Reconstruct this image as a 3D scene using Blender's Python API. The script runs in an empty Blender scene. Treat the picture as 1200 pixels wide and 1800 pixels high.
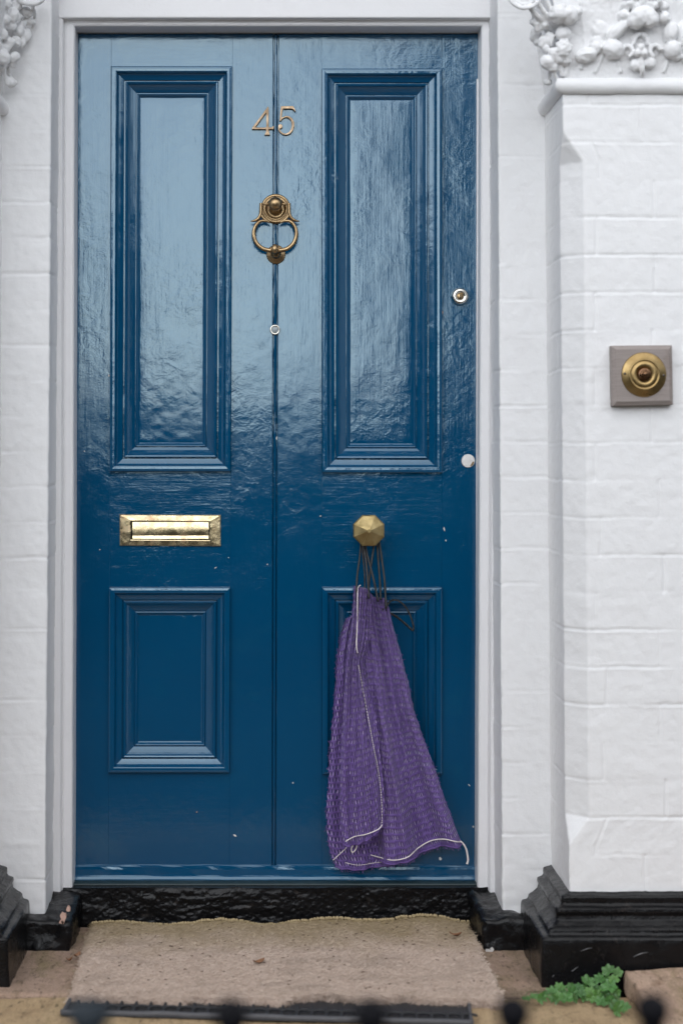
import bpy, bmesh, math, random
import numpy as np
from mathutils import Vector, Matrix
R = math.radians
random.seed(7)
rng = np.random.default_rng(7)
scene = bpy.context.scene
COL = scene.collection

# ------------------------------------------------------------------ camera, sky, sun, exposure
CAM_Z, DIST, F = 1.05, 3.6, 2808.0          # eye height, metres to the door face, focal length in photo pixels
VX, VY = 480.0, 795.0                        # vanishing point in the 1200 x 1800 photo
cd = bpy.data.cameras.new("camera")
cam = bpy.data.objects.new("camera", cd); COL.objects.link(cam)
cam.location = (0, -DIST, CAM_Z); cam.rotation_euler = (R(90), 0, 0)
cd.sensor_fit = 'AUTO'; cd.sensor_width = 36.0; cd.lens = F/1800*36
cd.shift_x = (600-VX)/1800; cd.shift_y = -(900-VY)/1800
cd.clip_start = 0.05; cd.clip_end = 2000
cd.dof.use_dof = True; cd.dof.focus_distance = 3.56; cd.dof.aperture_fstop = 2.1
scene.camera = cam

SUN_EL = 50
CLOUD_BANK = 1.25
world = bpy.data.worlds.new("World"); scene.world = world; world.use_nodes = True
wn, wl = world.node_tree.nodes, world.node_tree.links
bg = wn["Background"]
sky = wn.new("ShaderNodeTexSky"); sky.sky_type = 'NISHITA'; sky.sun_disc = False
sky.sun_elevation = R(SUN_EL); sky.sun_rotation = R(189); sky.air_density = 1.0; sky.dust_density = 0.4
hs = wn.new("ShaderNodeHueSaturation"); hs.inputs["Saturation"].default_value = 0.22
tc = wn.new("ShaderNodeTexCoord")
cl = wn.new("ShaderNodeTexNoise"); cl.inputs["Scale"].default_value = 7.0; cl.inputs["Detail"].default_value = 5; cl.inputs["Roughness"].default_value = 0.55
cr = wn.new("ShaderNodeValToRGB")
cr.color_ramp.elements[0].position = 0.33; cr.color_ramp.elements[0].color = (0.70, 0.74, 0.84, 1)
cr.color_ramp.elements[1].position = 0.68; cr.color_ramp.elements[1].color = (1.12, 1.12, 1.06, 1)
mx = wn.new("ShaderNodeMixRGB"); mx.blend_type = 'MULTIPLY'; mx.inputs[0].default_value = 1
wl.new(sky.outputs[0], hs.inputs["Color"]); wl.new(tc.outputs["Generated"], cl.inputs["Vector"])
wl.new(cl.outputs["Fac"], cr.inputs[0]); wl.new(hs.outputs[0], mx.inputs[1]); wl.new(cr.outputs[0], mx.inputs[2])
# a bright bank of low cloud over the street in front of the house
sx_ = wn.new("ShaderNodeSeparateXYZ"); wl.new(tc.outputs["Generated"], sx_.inputs[0])
up_ = wn.new("ShaderNodeMapRange"); up_.interpolation_type = 'SMOOTHSTEP'
for k_, v_ in zip(("From Min", "From Max", "To Min", "To Max"), (0.18, 0.75, 1.0, 0.0)): up_.inputs[k_].default_value = v_
fr_ = wn.new("ShaderNodeMapRange"); fr_.interpolation_type = 'SMOOTHSTEP'
for k_, v_ in zip(("From Min", "From Max", "To Min", "To Max"), (0.3, -0.5, 0.0, 1.0)): fr_.inputs[k_].default_value = v_
wl.new(sx_.outputs[2], up_.inputs[0]); wl.new(sx_.outputs[1], fr_.inputs[0])
bk = wn.new("ShaderNodeMath"); bk.operation = 'MULTIPLY'; wl.new(up_.outputs[0], bk.inputs[0]); wl.new(fr_.outputs[0], bk.inputs[1])
bm_ = wn.new("ShaderNodeMath"); bm_.operation = 'MULTIPLY_ADD'; bm_.inputs[1].default_value = CLOUD_BANK; bm_.inputs[2].default_value = 1.0
wl.new(bk.outputs[0], bm_.inputs[0])
m2 = wn.new("ShaderNodeMixRGB"); m2.blend_type = 'MULTIPLY'; m2.inputs[0].default_value = 1
wl.new(mx.outputs[0], m2.inputs[1]); wl.new(bm_.outputs[0], m2.inputs[2])
wl.new(m2.outputs[0], bg.inputs[0]); bg.inputs[1].default_value = 0.12

sd = bpy.data.lights.new("sun", 'SUN'); sd.energy = 1.2; sd.angle = R(100); sd.color = (1, 0.97, 0.93)
sun = bpy.data.objects.new("sun", sd); COL.objects.link(sun)
sun.rotation_euler = (R(90-SUN_EL), 0, R(-9)); sun.location = (0, -6, 8)

scene.view_settings.view_transform = 'Standard'; scene.view_settings.look = 'None'
scene.view_settings.exposure = 0.64; scene.view_settings.gamma = 1
scene.cycles.max_bounces = 6; scene.cycles.transparent_max_bounces = 12

# ------------------------------------------------------------------ helpers
def V(px, py, Y=0.0):
    "photo point at depth plane Y -> metres"
    d = DIST + Y
    return Vector(((px-VX)/F*d, Y, CAM_Z-(py-VY)/F*d))
def m(px, Y=0.0): return px/F*(DIST+Y)        # photo pixels -> metres

def _h(ix, iy, iz, seed):
    M = 0xffffffff
    h = (ix.astype(np.int64)*374761393 + iy.astype(np.int64)*668265263 + iz.astype(np.int64)*1440662683 + seed*974634777) & M
    h = ((h ^ (h >> 13))*1274126177) & M
    h = ((h ^ (h >> 16))*2246822519) & M
    return ((h ^ (h >> 15)) & 0xffff)/65535.0
def noise3(x, y, z, seed=0):
    x, y, z = np.broadcast_arrays(np.asarray(x, float), np.asarray(y, float), np.asarray(z, float))
    ix, iy, iz = np.floor(x), np.floor(y), np.floor(z)
    fx, fy, fz = x-ix, y-iy, z-iz
    fx, fy, fz = [f*f*(3-2*f) for f in (fx, fy, fz)]
    r = 0
    for a in (0, 1):
        for b in (0, 1):
            for c in (0, 1):
                r = r + _h(ix+a, iy+b, iz+c, seed)*(fx if a else 1-fx)*(fy if b else 1-fy)*(fz if c else 1-fz)
    return r*2-1
def fbm(x, y, z=0.0, seed=0, octs=4, gain=0.5):
    r, a = 0, 1.0
    for o in range(octs):
        r = r + a*noise3(x, y, z, seed+o*17); x, y, z = x*2.03, y*2.03, np.asarray(z)*2.03; a *= gain
    return r
def sstep(a, b, x):
    t = np.clip((x-a)/(b-a), 0, 1); return t*t*(3-2*t)

ORG = {}
def org(o): return ORG.get(o.name, Vector((0, 0, 0))) if o else Vector((0, 0, 0))
def tag(o, label=None, cat=None, group=None, kind=None):
    for k, v in (("label", label), ("category", cat), ("group", group), ("kind", kind)):
        if v: o[k] = v
    return o
def thing(name, loc, label, cat, group=None):
    o = bpy.data.objects.new(name, None); COL.objects.link(o); o.location = loc; o.empty_display_size = 0.05
    ORG[o.name] = Vector(loc)
    return tag(o, label, cat, group)

class MB:
    def __init__(s): s.v = []; s.f = []; s.mi = []; s.uv = []; s.sm = []
    def add(s, verts, faces, mi=0, uv=None, smooth=False):
        b = len(s.v)
        s.v.extend([tuple(v) for v in verts])
        s.uv.extend(uv if uv is not None else [(0, 0)]*len(verts))
        for f in faces:
            s.f.append([b+i for i in f]); s.mi.append(mi); s.sm.append(smooth)
        return s
    def grid(s, P, mi=0, uv=None, smooth=True, wrap=False):
        "P: (n, m, 3) array"
        n, k = P.shape[:2]; fs = []
        for i in range(n-1):
            for j in range(k if wrap else k-1):
                j2 = (j+1) % k
                fs.append((i*k+j, i*k+j2, (i+1)*k+j2, (i+1)*k+j))
        return s.add(P.reshape(-1, 3), fs, mi, uv, smooth)
    def hexa(s, q0, q1, mi=0):
        "two quads (4 points each), front then back"
        return s.add(list(q0)+list(q1), [(0, 1, 2, 3), (7, 6, 5, 4), (0, 4, 5, 1), (1, 5, 6, 2), (2, 6, 7, 3), (3, 7, 4, 0)], mi)
    def box(s, a, b, mi=0):
        (x0, y0, z0), (x1, y1, z1) = a, b
        return s.hexa([(x0, y0, z0), (x1, y0, z0), (x1, y0, z1), (x0, y0, z1)], [(x0, y1, z0), (x1, y1, z0), (x1, y1, z1), (x0, y1, z1)], mi)
    def tube(s, pts, r, seg=8, mi=0, cap=True, flat=1.0):
        pts = [Vector(p) for p in pts]; n = len(pts)
        rs = list(r) if hasattr(r, '__len__') else [r]*n
        vs = []; prev = None
        for i, p in enumerate(pts):
            t = (pts[min(i+1, n-1)]-pts[max(i-1, 0)]).normalized()
            if prev is None:
                up = Vector((0, 1, 0)) if abs(t.y) < .9 else Vector((1, 0, 0))
                a = t.cross(up).normalized()
            else: a = (prev-t*prev.dot(t)).normalized()
            prev = a; b = t.cross(a)
            for k in range(seg):
                an = 2*math.pi*k/seg
                vs.append(p+a*math.cos(an)*rs[i]+b*math.sin(an)*rs[i]*flat)
        fs = [(i*seg+k, i*seg+(k+1) % seg, (i+1)*seg+(k+1) % seg, (i+1)*seg+k) for i in range(n-1) for k in range(seg)]
        if cap: fs += [tuple(range(seg))[::-1], tuple((n-1)*seg+k for k in range(seg))]
        return s.add(vs, fs, mi, None, True)
    def lathe(s, c, prof, seg=32, mi=0, smooth=True, phase=0.0, axis='y', sx=1, sz=1):
        "prof: (radius, depth towards the viewer); axis y: turned about the line towards the street"
        vs = []; 
        for r, d in prof:
            for k in range(seg):
                an = 2*math.pi*k/seg+phase
                if axis == 'y': vs.append((c[0]+r*math.cos(an)*sx, c[1]-d, c[2]+r*math.sin(an)*sz))
                else: vs.append((c[0]+r*math.cos(an), c[1]+r*math.sin(an), c[2]+d))
        n = len(prof)
        fs = [(i*seg+k, i*seg+(k+1) % seg, (i+1)*seg+(k+1) % seg, (i+1)*seg+k) for i in range(n-1) for k in range(seg)]
        fs.append(tuple((n-1)*seg+k for k in range(seg))); fs.append(tuple(range(seg))[::-1])
        return s.add(vs, fs, mi, None, smooth)
    def ball(s, c, r, rot=(0, 0, 0), seg=14, rings=9, mi=0, lump=0, seed=0):
        c = Vector(c); r = (r, r, r) if not hasattr(r, '__len__') else r
        E = Matrix.Rotation(rot[2], 3, 'Z') @ Matrix.Rotation(rot[1], 3, 'Y') @ Matrix.Rotation(rot[0], 3, 'X')
        vs = []
        for i in range(rings+1):
            th = math.pi*i/rings
            for k in range(seg):
                ph = 2*math.pi*k/seg
                u = Vector((math.sin(th)*math.cos(ph), math.sin(th)*math.sin(ph), math.cos(th)))
                g = 1
                if lump: g = 1+lump*float(noise3(u.x*2.6+seed, u.y*2.6, u.z*2.6, seed))
                vs.append(c+E @ Vector((u.x*r[0]*g, u.y*r[1]*g, u.z*r[2]*g)))
        fs = [(i*seg+k, (i+1)*seg+k, (i+1)*seg+(k+1) % seg, i*seg+(k+1) % seg) for i in range(rings) for k in range(seg)]
        return s.add(vs, fs, mi, None, True)
    def loft_rect(s, rects, mi=0, smooth=False, close=False):
        "rects: list of 4-point loops, joined in order"
        vs = [p for r in rects for p in r]; fs = []
        for i in range(len(rects)-1):
            for k in range(4):
                k2 = (k+1) % 4
                fs.append((i*4+k, i*4+k2, (i+1)*4+k2, (i+1)*4+k))
        if close: fs.append(tuple((len(rects)-1)*4+k for k in range(4)))
        return s.add(vs, fs, mi, None, smooth)
    def build(s, name, mats, parent=None, bevel=0.0, recalc=True, seg=2):
        L = org(parent)
        me = bpy.data.meshes.new(name)
        me.from_pydata([(x-L.x, y-L.y, z-L.z) for x, y, z in s.v], [], s.f)
        mats = mats if isinstance(mats, (list, tuple)) else [mats]
        for q in mats: me.materials.append(q)
        me.polygons.foreach_set("material_index", s.mi); me.polygons.foreach_set("use_smooth", s.sm)
        uvl = me.uv_layers.new(name="UVMap")
        li = np.empty(len(me.loops), int); me.loops.foreach_get("vertex_index", li)
        uvl.data.foreach_set("uv", np.array(s.uv, float)[li].ravel())
        bm = bmesh.new(); bm.from_mesh(me)
        bmesh.ops.remove_doubles(bm, verts=bm.verts, dist=1e-6)
        if bevel:
            es = [e for e in bm.edges if len(e.link_faces) == 2 and e.calc_face_angle(0) > 0.6]
            bmesh.ops.bevel(bm, geom=es, offset=bevel, segments=seg, profile=0.5, affect='EDGES', clamp_overlap=True)
        if recalc: bmesh.ops.recalc_face_normals(bm, faces=bm.faces)
        bm.to_mesh(me); bm.free(); me.update()
        o = bpy.data.objects.new(name, me); COL.objects.link(o)
        if parent: o.parent = parent
        ORG[o.name] = L.copy()
        return o

def roughen(o, amp, scale, seed=0, octs=4, subdiv=0, aniso=(1, 1, 1), smooth=True, cell=None):
    me = o.data
    if cell:
        bm = bmesh.new(); bm.from_mesh(me)
        for _ in range(9):
            es = [e for e in bm.edges if e.calc_length() > cell]
            if not es: break
            bmesh.ops.subdivide_edges(bm, edges=es, cuts=1, use_grid_fill=True)
        bmesh.ops.triangulate(bm, faces=[f for f in bm.faces if len(f.verts) > 4])
        bm.to_mesh(me); bm.free(); me.update()
    n = len(me.vertices)
    co = np.empty(n*3); me.vertices.foreach_get("co", co); co = co.reshape(-1, 3)
    nr = np.empty(n*3); me.vertex_normals.foreach_get("vector", nr); nr = nr.reshape(-1, 3)
    L = np.array(org(o))
    w = (co+L)*scale*np.array(aniso)
    co = co+nr*(amp*fbm(w[:, 0], w[:, 1], w[:, 2], seed, octs))[:, None]
    me.vertices.foreach_set("co", co.ravel())
    if smooth: me.polygons.foreach_set("use_smooth", [True]*len(me.polygons))
    me.update(); return o
def remesh(o, vox, smooth_it=0, detail=0):
    md = o.modifiers.new("remesh", 'REMESH'); md.mode = 'VOXEL'; md.voxel_size = vox; md.use_smooth_shade = True
    if detail:
        tx = bpy.data.textures.new('plaster_lumps', 'CLOUDS'); tx.noise_scale = 0.011; tx.noise_depth = 3
        dm = o.modifiers.new('lumps', 'DISPLACE'); dm.texture = tx; dm.strength = detail; dm.mid_level = 0.5; dm.texture_coords = 'LOCAL'
    if smooth_it:
        sm = o.modifiers.new("smooth", 'SMOOTH'); sm.factor = 0.5; sm.iterations = smooth_it
    return o

# ------------------------------------------------------------------ materials
class NT:
    def __init__(s, name):
        s.mat = bpy.data.materials.new(name); s.mat.use_nodes = True
        s.n, s.l = s.mat.node_tree.nodes, s.mat.node_tree.links
        s.b = s.n["Principled BSDF"]; s.co = s.n.new("ShaderNodeTexCoord").outputs["Object"]
    def link(s, a, b): s.l.new(a, b)
    def set(s, node, key, val):
        if val is None: return
        if hasattr(val, 'is_output'): s.l.new(val, node.inputs[key])
        else: node.inputs[key].default_value = val
    def mapping(s, sc, vec=None, rot=(0, 0, 0)):
        q = s.n.new("ShaderNodeMapping"); q.inputs["Scale"].default_value = sc; q.inputs["Rotation"].default_value = rot
        s.link(vec or s.co, q.inputs["Vector"]); return q.outputs[0]
    def noise(s, scale, detail=4, rough=0.5, vec=None, dist=0.0, w=None):
        q = s.n.new("ShaderNodeTexNoise"); q.inputs["Scale"].default_value = scale; q.inputs["Detail"].default_value = detail
        q.inputs["Roughness"].default_value = rough; q.inputs["Distortion"].default_value = dist
        s.link(vec or s.co, q.inputs["Vector"]); return q.outputs["Fac"]
    def ramp(s, fac, stops):
        q = s.n.new("ShaderNodeValToRGB"); e = q.color_ramp.elements
        while len(e) < len(stops): e.new(0.5)
        for i, (p, c) in enumerate(stops):
            e[i].position = p; e[i].color = (c, c, c, 1) if not hasattr(c, '__len__') else (*c[:3], 1)
        s.link(fac, q.inputs[0]); return q.outputs[0]
    def math(s, op, a, b=None, c=None, clamp=False):
        q = s.n.new("ShaderNodeMath"); q.operation = op; q.use_clamp = clamp
        for i, x in enumerate((a, b, c)):
            if x is None: continue
            if hasattr(x, 'is_output'): s.link(x, q.inputs[i])
            else: q.inputs[i].default_value = x
        return q.outputs[0]
    def mix(s, fac, a, b, mode='MIX'):
        q = s.n.new("ShaderNodeMixRGB"); q.blend_type = mode
        for i, x in enumerate((fac, a, b)):
            if hasattr(x, 'is_output'): s.link(x, q.inputs[i])
            else: q.inputs[i].default_value = x if i == 0 else (*x[:3], 1)
        return q.outputs[0]
    def bump(s, h, dist, prev=None, strength=1.0):
        q = s.n.new("ShaderNodeBump"); q.inputs["Strength"].default_value = strength; q.inputs["Distance"].default_value = dist
        s.link(h, q.inputs["Height"])
        if prev: s.link(prev, q.inputs["Normal"])
        return q.outputs[0]
    def fin(s, base=None, rough=None, normal=None, metal=None, **kw):
        s.set(s.b, "Base Color", base if (base is None or hasattr(base, 'is_output')) else (*base[:3], 1))
        s.set(s.b, "Roughness", rough); s.set(s.b, "Metallic", metal)
        if normal: s.link(normal, s.b.inputs["Normal"])
        for k, v in kw.items(): s.set(s.b, k.replace('_', ' '), v)
        return s.mat

def door_paint(name, grain):
    t = NT(name)
    sc = (1, 1, 0.045) if grain == 'v' else (0.045, 1, 1)
    g1 = t.noise(260, 5, 0.6, t.mapping(sc))                 # brush marks and raised grain
    g2 = t.noise(70, 4, 0.6, t.mapping((1, 1, 0.12) if grain == 'v' else (0.12, 1, 1)))
    w = t.noise(9, 3, 0.5)                                   # waviness of the old boards
    pe = t.noise(520, 2, 0.5)                                # orange peel
    lump = t.noise(34, 3, 0.6, None, 0.6)
    patch = t.ramp(t.noise(5.5, 3, 0.6), [(0.42, 0.15), (0.66, 1.0)])
    n = t.bump(w, 0.0009)
    n = t.bump(t.math('MULTIPLY', lump, patch), 0.0010, n)
    n = t.bump(t.math('MULTIPLY', g2, 1.0), 0.00024, n)
    n = t.bump(g1, 0.00014, n)
    n = t.bump(pe, 0.00010, n)
    c = t.mix(t.noise(3, 3), (0.0002, 0.049, 0.124), (0.0003, 0.068, 0.162))
    c = t.mix(t.ramp(t.noise(14, 6, 0.7), [(0.55, 0.0), (0.8, 0.5)]), c, (0.004, 0.075, 0.15))
    ch = t.noise(90, 4, 0.75, t.mapping((1, 1, 0.55)))
    chip = t.ramp(ch, [(0.775, 0.0), (0.785, 1.0)])
    c = t.mix(t.math('MULTIPLY', chip, 0.6), c, (0.25, 0.32, 0.36))
    r = t.ramp(t.noise(11, 5, 0.6), [(0.3, 0.055), (0.7, 0.13)])
    return t.fin(c, r, n, Specular_IOR_Level=1.0, Coat_Weight=0.15, Coat_Roughness=0.03, Specular_Tint=(0.72, 0.92, 1.0, 1), Coat_Tint=(1, 1, 1, 1))
paint_v = door_paint("blue_gloss_vertical_grain", 'v')
paint_h = door_paint("blue_gloss_horizontal_grain", 'h')

def white_paint(name, tint, scale=1.0, rough=0.55, spec=0.35):
    t = NT(name)
    a = t.noise(28*scale, 4, 0.55); b = t.noise(170*scale, 4, 0.6); c_ = t.noise(520, 2, 0.5)
    n = t.bump(a, 0.0010); n = t.bump(b, 0.00045, n); n = t.bump(c_, 0.0002, n)
    dirt = t.ramp(t.noise(7, 6, 0.7), [(0.52, 0.0), (0.85, 0.5)])
    col = t.mix(dirt, tint, tuple(x*y for x, y in zip(tint, (0.90, 0.89, 0.88))))
    sp = t.ramp(t.noise(75, 3, 0.7), [(0.80, 0.0), (0.83, 0.75)])
    col = t.mix(sp, col, (0.32, 0.29, 0.27))
    return t.fin(col, rough, n, Specular_IOR_Level=spec)
white_wall = white_paint("white_masonry_paint", (0.82, 0.82, 0.825))
white_wood = white_paint("white_gloss_joinery", (0.82, 0.815, 0.825), 1.3, 0.35, 0.45)
white_plaster = white_paint("white_painted_plaster", (0.82, 0.82, 0.825), 1.6, 0.6)

def black_paint():
    t = NT("black_masonry_gloss")
    a = t.noise(45, 5, 0.65, None, 0.5); b = t.noise(230, 4, 0.6)
    n = t.bump(a, 0.0022); n = t.bump(b, 0.0005, n)
    c = t.mix(t.noise(12, 5), (0.0025, 0.0027, 0.0035), (0.008, 0.008, 0.009))
    w = t.ramp(t.noise(30, 8, 0.8), [(0.58, 0.0), (0.72, 0.8)])
    c = t.mix(w, c, (0.06, 0.05, 0.045))
    return t.fin(c, t.ramp(t.noise(22, 4), [(0.3, 0.16), (0.7, 0.34)]), n, Specular_IOR_Level=0.27)
black = black_paint()

def brass(name, c0, c1, c2, rough, bumpd=0.0003, bs=60, ps=95):
    t = NT(name)
    f = t.noise(38, 5, 0.6)
    c = t.mix(t.ramp(f, [(0.35, 0.0), (0.65, 1.0)]), c0, c1)
    c = t.mix(t.ramp(t.noise(ps, 5, 0.7), [(0.55, 0.0), (0.75, 0.7)]), c, c2)
    n = t.bump(t.noise(bs, 3), bumpd); n = t.bump(t.noise(700, 3), 0.00004, n)
    return t.fin(c, t.ramp(t.noise(60, 4), [(0.3, rough*0.7), (0.7, rough*1.5)]), n, 1.0)
brass_aged = brass("aged_brass", (0.30, 0.20, 0.11), (0.46, 0.33, 0.18), (0.13, 0.085, 0.05), 0.30)
brass_number = brass("satin_brass", (0.40, 0.29, 0.19), (0.50, 0.37, 0.25), (0.30, 0.20, 0.13), 0.48)
brass_knob = brass("worn_brass", (0.33, 0.25, 0.115), (0.43, 0.34, 0.17), (0.20, 0.14, 0.06), 0.46)
brass_bright = brass("polished_brass", (0.66, 0.52, 0.30), (0.76, 0.64, 0.42), (0.74, 0.36, 0.20), 0.24, 0.0016, 22, 30)  # the third colour paints orange reflection patches into the brass
chrome = brass("nickel", (0.72, 0.69, 0.62), (0.80, 0.77, 0.70), (0.5, 0.46, 0.38), 0.2)
disc_metal = brass("matt_nickel", (0.70, 0.68, 0.66), (0.78, 0.76, 0.74), (0.5, 0.48, 0.46), 0.45)

def simple(name, c, rough=0.6, metal=0, var=0.25, scale=40, bumpd=0.0005, bscale=120, **kw):
    t = NT(name)
    col = t.mix(t.noise(scale, 4), tuple(x*(1-var) for x in c), tuple(min(1, x*(1+var)) for x in c))
    return t.fin(col, rough, t.bump(t.noise(bscale, 4), bumpd), metal, **kw)
dark_hole = simple("dark_slot", (0.01, 0.01, 0.01))
glass_eye = simple("peephole_glass", (0.30, 0.34, 0.36), 0.08)
cord_black = simple("black_drawstring", (0.012, 0.012, 0.013), 0.4, bscale=900, bumpd=0.0006)
thread_white = simple("white_stitch_thread", (0.74, 0.68, 0.66), 0.7)
fleck = simple("pale_fleck", (0.62, 0.60, 0.58), 0.5)
chip_wood = simple("bare_wood_chip", (0.42, 0.27, 0.19), 0.8)
rubber = simple("black_rubber", (0.022, 0.022, 0.024), 0.55, scale=90, bscale=200)
rubber_rim = simple("grey_rubber_rim", (0.075, 0.075, 0.082), 0.6, scale=60)
iron = simple("black_iron_paint", (0.003, 0.003, 0.005), 0.6, Specular_IOR_Level=0.15)
iron_grey = simple("grey_blue_iron_paint", (0.016, 0.023, 0.030), 0.6, Specular_IOR_Level=0.3)
leaf_dry = simple("dry_leaf", (0.20, 0.095, 0.045), 0.7)
plaster_chip = simple("exposed_pink_render", (0.55, 0.36, 0.29), 0.85)
sill_dark = simple("dark_sill_timber", (0.010, 0.026, 0.030), 0.5)

def fabric():
    t = NT("purple_knit_mesh")
    uv = t.n.new("ShaderNodeTexCoord").outputs["UV"]
    wob = t.n.new("ShaderNodeTexNoise"); wob.inputs["Scale"].default_value = 11; wob.inputs["Detail"].default_value = 5
    t.link(uv, wob.inputs["Vector"])
    sp = t.n.new("ShaderNodeSeparateXYZ"); t.link(uv, sp.inputs[0])
    u = t.math('ADD', sp.outputs[0], t.math('MULTIPLY', wob.outputs["Fac"], 0.045))
    v = t.math('ADD', sp.outputs[1], t.math('MULTIPLY', wob.outputs["Fac"], 0.022))
    rows, cols = 42.0, 46.0
    rv = t.math('MULTIPLY', v, rows)
    ri = t.math('FLOOR', rv)
    rf = t.math('FRACT', rv)
    cu = t.math('ADD', t.math('MULTIPLY', u, cols), t.math('MULTIPLY', t.math('MODULO', ri, 2.0), 0.5))
    cf = t.math('FRACT', cu); ci = t.math('FLOOR', cu)
    band = t.math('SINE', t.math('MULTIPLY', rf, math.pi))           # 0 at the row line, 1 mid row
    col_ = t.math('SINE', t.math('MULTIPLY', cf, math.pi))
    cb = t.n.new("ShaderNodeCombineXYZ"); t.link(ci, cb.inputs[0]); t.link(ri, cb.inputs[1])
    wn_ = t.n.new("ShaderNodeTexWhiteNoise"); wn_.noise_dimensions = '2D'; t.link(cb.outputs[0], wn_.inputs["Vector"])
    rnd = wn_.outputs["Value"]
    hole = t.math('MULTIPLY', t.ramp(col_, [(0.0, 1.0), (0.62, 0.0)]), t.ramp(band, [(0.45, 0.0), (0.65, 1.0)]))
    dash = t.math('MULTIPLY', t.ramp(col_, [(0.66, 0.0), (0.95, 1.0)]), t.ramp(band, [(0.5, 0.0), (0.8, 1.0)]))
    dash = t.math('MULTIPLY', dash, t.ramp(rnd, [(0.35, 0.05), (0.95, 1.0)]))
    fib = t.noise(1.0, 5, 0.7, t.mapping((160, 40, 1), uv))
    big = t.noise(1.0, 3, 0.6, t.mapping((9, 5, 1), uv))
    base = t.mix(fib, (0.050, 0.026, 0.130), (0.200, 0.118, 0.385))
    base = t.mix(t.ramp(big, [(0.3, 0.0), (0.75, 0.35)]), base, (0.165, 0.095, 0.34))
    c = t.mix(t.math('MULTIPLY', dash, 0.85), base, (0.46, 0.36, 0.62))
    c = t.mix(t.math('MULTIPLY', hole, 0.95), c, (0.012, 0.008, 0.03))
    h = t.math('SUBTRACT', t.math('ADD', dash, t.math('MULTIPLY', band, 0.7)), hole)
    n = t.bump(h, 0.0012); n = t.bump(fib, 0.0005, n)
    t.fin(c, 0.5, n, Specular_IOR_Level=0.45, Sheen_Weight=0.15)
    tr = t.n.new("ShaderNodeBsdfTransparent"); ms = t.n.new("ShaderNodeMixShader")
    out = t.n["Material Output"]
    hm = t.math('MULTIPLY', hole, t.ramp(rnd, [(0.15, 0.25), (0.8, 0.95)]))
    t.link(hm, ms.inputs[0]); t.link(t.b.outputs[0], ms.inputs[1]); t.link(tr.outputs[0], ms.inputs[2]); t.link(ms.outputs[0], out.inputs["Surface"])
    return t.mat
knit = fabric()
hem_fabric = simple("purple_hem", (0.125, 0.070, 0.25), 0.7, 0, 0.5, 260, 0.001, 420)

def coir():
    t = NT("coir_mat")
    f = t.noise(1.0, 5, 0.7, t.mapping((60, 420, 200)))
    c = t.mix(f, (0.36, 0.275, 0.215), (0.64, 0.52, 0.44))
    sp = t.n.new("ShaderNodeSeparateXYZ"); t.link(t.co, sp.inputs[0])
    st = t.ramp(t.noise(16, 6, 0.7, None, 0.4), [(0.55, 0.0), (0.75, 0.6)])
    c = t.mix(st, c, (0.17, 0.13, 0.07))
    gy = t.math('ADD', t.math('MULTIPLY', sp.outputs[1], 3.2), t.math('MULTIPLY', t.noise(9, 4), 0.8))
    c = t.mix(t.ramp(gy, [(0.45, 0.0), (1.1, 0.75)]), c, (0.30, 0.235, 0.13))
    n = t.bump(f, 0.003); n = t.bump(t.noise(60, 5), 0.004, n)
    return t.fin(c, 0.95, n, Specular_IOR_Level=0.1)
coir_m = coir()
def fibre_mat(name, c0, c1):
    t = NT(name)
    c = t.mix(t.noise(150, 4, 0.7), c0, c1)
    c = t.mix(t.ramp(t.noise(12, 6, 0.75, t.mapping((0.6, 1.6, 1))), [(0.50, 0.0), (0.72, 0.65)]), c, tuple(x*.55 for x in c0))
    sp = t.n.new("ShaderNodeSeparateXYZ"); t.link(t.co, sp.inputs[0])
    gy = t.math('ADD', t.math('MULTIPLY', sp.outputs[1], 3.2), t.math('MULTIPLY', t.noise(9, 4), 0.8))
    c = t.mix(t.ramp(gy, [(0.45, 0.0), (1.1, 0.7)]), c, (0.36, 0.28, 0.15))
    return t.fin(c, 0.9, None, Specular_IOR_Level=0.15)
fibre_m = fibre_mat("coir_fibre", (0.46, 0.36, 0.295), (0.80, 0.67, 0.58))
fibre_back = fibre_mat("coir_edge_fibre", (0.32, 0.25, 0.16), (0.52, 0.42, 0.30))

def stone(name, c0, c1, c2, moss, mossamt):
    t = NT(name)
    f = t.noise(1.0, 7, 0.65, t.mapping((13, 6, 9)))
    c = t.mix(t.ramp(f, [(0.3, 0.0), (0.7, 1.0)]), c0, c1)
    c = t.mix(t.ramp(t.noise(26, 6, 0.7, t.mapping((1.5, 0.6, 1))), [(0.52, 0.0), (0.72, 0.8)]), c, c2)
    c = t.mix(t.ramp(t.noise(7, 6, 0.75, t.mapping((1.5, 0.6, 1)), 0.5), [(0.5-mossamt, 0.0), (0.72, 0.85)]), c, moss)
    g = t.noise(330, 3, 0.7)
    c = t.mix(0.55, c, g, 'OVERLAY'); c = t.mix(t.ramp(t.noise(48, 6, 0.75, t.mapping((1.5, 0.6, 1))), [(0.54, 0.0), (0.66, 0.75)]), c, (0.085, 0.062, 0.038))
    n = t.bump(t.noise(18, 6, 0.65), 0.012); n = t.bump(t.noise(75, 5, 0.7), 0.004, n); n = t.bump(g, 0.0016, n)
    return t.fin(c, 0.85, n, Specular_IOR_Level=0.25)
stone_pink = stone("pinkish_sandstone", (0.34, 0.235, 0.17), (0.42, 0.30, 0.235), (0.20, 0.145, 0.09), (0.19, 0.16, 0.07), 0.02)
stone_buff = stone("buff_sandstone", (0.40, 0.28, 0.16), (0.48, 0.35, 0.21), (0.22, 0.15, 0.09), (0.20, 0.16, 0.07), -0.05)
stone_block = stone("rough_sandstone", (0.44, 0.30, 0.22), (0.50, 0.36, 0.27), (0.22, 0.14, 0.09), (0.16, 0.14, 0.05), -0.05)
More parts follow.
